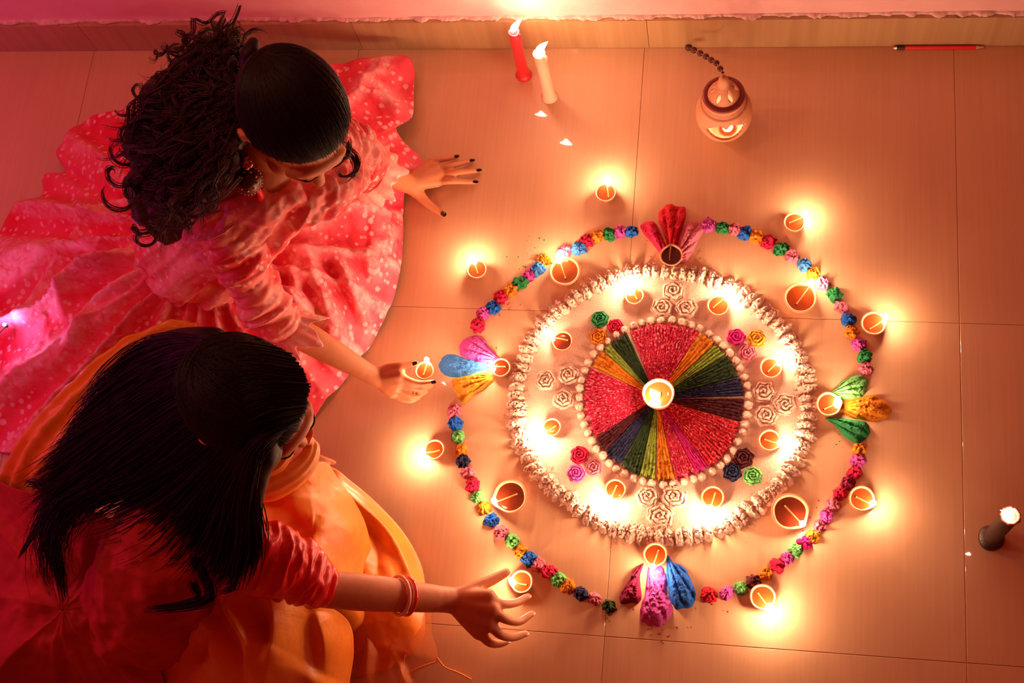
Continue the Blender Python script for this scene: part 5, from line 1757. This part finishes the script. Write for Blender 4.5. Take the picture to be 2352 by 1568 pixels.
    cloth_patch('sheer_veil', (900, 1490, 0.022), [(790, 1410, .02), (860, 1400, .02), (930, 1385, .012), (985, 1395, .006), (992, 1450, .006), (1005, 1515, .006), (960, 1545, .006), (935, 1620, .006), (820, 1680, .01), (760, 1600, .02), (770, 1480, .03)],
                M['orange_sheer'], root, pc=1.5, na=160, nr=50, folds=[([(830, 1430, .02), (850, 1480, .02), (840, 1560, .02)], 0.010, 0.012), ([(920, 1530, .02), (930, 1570, .02)], 0.006, 0.010)], wrinkle=0.002, wscale=12, seed=2.0, thick=0, label='sheer orange veil lying on the floor')
    for pts in ([(1004, 1510, .008), (1022, 1532, .006), (1050, 1543, .004), (1083, 1560, .003)], [(1005, 1518, .008), (965, 1532, .010), (935, 1550, .010), (915, 1585, .008)], [(930, 1500, .012), (925, 1540, .012), (915, 1600, .008)]):
        V, F = tube(catmull(WL(pts), 24), 0.0014, 6)
        obj('veil_edge', mesh('veil_edge', V, F), M['orange_silk'], root, label='rolled edge of the veil')
    ribbon('shoulder_drape', [(450, 752, 0.44), (380, 752, 0.455), (290, 800, 0.465), (200, 880, 0.45), (120, 975, 0.40), (60, 1070, 0.33), (10, 1180, 0.22), (-30, 1320, 0.1)], [0.07, 0.10, 0.13, 0.15, 0.16, 0.17, 0.18, 0.18], (0.8, -0.5, 0.25), M['orange_silk'], root, n=120, m=30, sag=0.03, wr=0.006, seed=6.0, label='orange silk over the far shoulder')
    ribbon('neck_drape', [(560, 1140, 0.40), (620, 1130, 0.385), (680, 1100, 0.37), (718, 1060, 0.36), (728, 1020, 0.36), (708, 998, 0.37), (684, 1000, 0.385)], [0.05, 0.06, 0.06, 0.055, 0.045, 0.035, 0.03], (-0.35, 0.25, 0.9), M['orange_silk'], root, n=100, m=16, sag=0.010, wr=0.0008, seed=3.0, label='fold of orange silk at the neck')
    ribbon('neck_drape', [(556, 1100, 0.42), (600, 1092, 0.415), (640, 1075, 0.41), (668, 1040, 0.41)], [0.05, 0.05, 0.045, 0.03], (-0.4, 0.2, 0.9), M['orange_silk'], root, n=60, m=14, sag=0.010, wr=0.0008, seed=5.0, label='inner fold of orange silk under the chin')
    # ---------------- hair
    guides = [
        [(560, 770, .655), (480, 778, .655), (390, 775, .60), (320, 800, .56), (260, 860, .52), (200, 950, .48)],
        [(660, 815, .66), (540, 800, .69), (400, 830, .62), (290, 900, .55), (190, 980, .50), (125, 1075, .44)],
        [(690, 850, .66), (560, 840, .70), (400, 900, .62), (250, 1000, .54), (130, 1090, .47), (60, 1130, .42)],
        [(700, 880, .655), (570, 880, .70), (420, 960, .61), (270, 1070, .53), (150, 1150, .46), (70, 1230, .40)],
        [(703, 900, .65), (580, 910, .695), (450, 1000, .60), (300, 1100, .52), (150, 1140, .46), (110, 1270, .43), (150, 1400, .40)],
        [(700, 920, .64), (590, 940, .685), (470, 1040, .59), (360, 1120, .52), (230, 1170, .47), (120, 1180, .44)],
        [(695, 940, .63), (590, 970, .67), (500, 1080, .58), (420, 1180, .51), (330, 1260, .46), (200, 1300, .43)],
        [(680, 960, .62), (590, 1000, .65), (520, 1110, .57), (470, 1210, .50), (400, 1290, .45), (300, 1320, .42)],
        [(660, 975, .63), (590, 1020, .66), (545, 1120, .575), (520, 1230, .49), (490, 1310, .45), (455, 1330, .43)],
        [(645, 985, .63), (588, 1030, .655), (562, 1130, .575), (556, 1230, .49), (540, 1300, .46), (520, 1335, .44)],
        [(635, 1000, .625), (592, 1052, .635), (574, 1150, .565), (578, 1230, .49), (568, 1290, .46), (548, 1338, .44)]]
    K = 23
    Gd = [catmull(WL([(x, y, z + (0.016 if q < 2 else 0.0)) for q, (x, y, z) in enumerate(g)]), K) for g in guides]
    lines, rad = [], []
    t = np.linspace(0, 1, K)
    wts = np.array([1, 1.2, 1.3, 1.1, 0.7, 0.45, 0.4, 0.7, 1.2, 1.3, 1.1])
    for i in range(4600):
        g = rng.choice(len(Gd) - 1, p=wts[:-1] / wts[:-1].sum())
        f = rng.uniform(0, 1)
        if g in (4, 5):
            f = f ** 2.5 if g == 4 else f
        P = Gd[g] * (1 - f) + Gd[g + 1] * f
        sp = 0.002 + 0.012 * t ** 1.5
        o1 = rng.normal(0, 1, 3)
        wob = np.stack([vnoise(P3(t * 3 + i * 1.7, t * 0, q * 3.3)) for q in range(3)], -1)
        P = P + o1 * sp[:, None] * np.array([1, 1, 0.5]) + wob * (0.002 + 0.010 * t)[:, None]
        cut = rng.uniform(0.80, 1.0) if g not in (5, 6, 7) else rng.uniform(0.62, 0.92)
        P = catmull(P[:max(6, int(K * cut))], K)
        lines.append(P)
        rad.append(0.00085 * np.clip((1 - t) * 6, 0.15, 1) ** 0.7)
    # stray wisps
    for pts in [[(150, 1150, .46), (120, 1240, .44), (140, 1330, .42), (152, 1405, .40)], [(110, 1180, .44), (70, 1240, .42), (40, 1290, .40)], [(130, 1120, .46), (70, 1110, .44), (50, 1125, .43)],
                [(455, 1290, .46), (478, 1340, .43), (478, 1375, .425), (430, 1390, .42), (370, 1395, .41), (322, 1402, .40)], [(450, 1280, .46), (440, 1330, .43), (455, 1370, .42), (400, 1385, .41)], [(540, 1320, .44), (530, 1355, .42), (500, 1360, .41)]]:
        G0 = catmull(WL(pts), K)
        big = 80 if pts[0][0] in (150, 455) else 22
        for _ in range(big):
            P = G0 + rng.normal(0, 1, 3) * ((0.0048 if pts[0][0] == 150 else 0.0034) * (1 - 0.4 * t))[:, None] + np.stack([vnoise(P3(t * 2.5 + rng.random() * 60, t * 0, q * 3.3)) for q in range(3)], -1) * 0.004
            P = catmull(P[:max(8, int(K * rng.uniform(0.62, 1.0)))], K)
            lines.append(P)
            rad.append(0.0009 * np.clip((1 - t) * 5, 0.15, 1) ** 0.7)
    V, F = strands(lines, np.array(rad))
    # solid body of hair below the strands
    mass = Blob()
    for g, stop in ((0, 15), (1, 15), (2, 14), (3, 13), (4, 11), (5, 11), (6, 12), (7, 14), (8, 16), (9, 19), (10, 19)):
        G0 = Gd[g]
        G1 = catmull(G0[4 if g < 9 else 5:stop], 60)
        for i in range(60):
            u = i / 60 * stop / K
            mass.ball(G1[i] + np.array([-0.012 if g > 8 else 0, 0, -0.040]), (0.032 - 0.010 * u) * (1 if g < 8 else 0.62))
    mo = mass.build('hair', 0.005, M['hair'], root, 8, label='long straight black hair falling over the back')
    o = obj('strands', mesh('strands', V, F), M['hair'], mo, label='loose black strands')
    o['kind'] = 'stuff'
    # scalp with combed strands
    parts = [hair_cap(H, keep_face)]
    lines, rad = [], []
    t2 = np.linspace(0, 1, 14)
    for _ in range(1700):
        a = rng.uniform(-1.25, 1.25)
        st = np.array([math.sin(a) * 0.95, math.cos(a) * 0.80, rng.uniform(0.42, 0.58) - 0.42 * (abs(a) / 1.25) ** 2])
        s = rng.uniform(0, 0.5)
        g = np.array([0.30 if a > -0.2 else -0.30, -1.0, 0.05 + 0.3 * abs(math.sin(a * 3))]) + rng.normal(0, 0.22, 3)
        d = slerp(st, g, s + (0.98 - s) * t2)
        lines.append(ell_dir(H, SK_R, SK_C, d, 1.005 + 0.03 * rng.random() * np.sin(math.pi * t2)))
        rad.append(0.0009 * np.sin(math.pi * np.clip(t2 * 0.94 + 0.03, 0, 1)) ** 0.4)
    parts.append(strands(lines, np.array(rad)))
    hair_obj('scalp_hair', parts, M['hair'], root)
girl_orange()

def fairy_light():
    p = W(10, 745, 0.10)
    root = empty('fairy_light', p, 'tiny glowing pink light at the left edge on the pink skirt', 'light')
    V, F = ICO[2]
    obj('bulb', mesh('bulb', V * 0.0032, F), M['led'], root)
    V, F = lathe([(0.0001, -0.010), (0.003, -0.010), (0.003, -0.002), (0.0001, -0.002)], 12)
    obj('socket', mesh('socket', V, F), M['black'], root)
    P = catmull(np.array([[0, 0, -0.009], [-0.03, -0.02, -0.02], [-0.10, -0.03, -0.045], [-0.2, 0.02, -0.09]]), 24)
    V, F = tube(P, 0.0009, 6)
    obj('wire', mesh('wire', V, F), M['black'], root)
fairy_light()
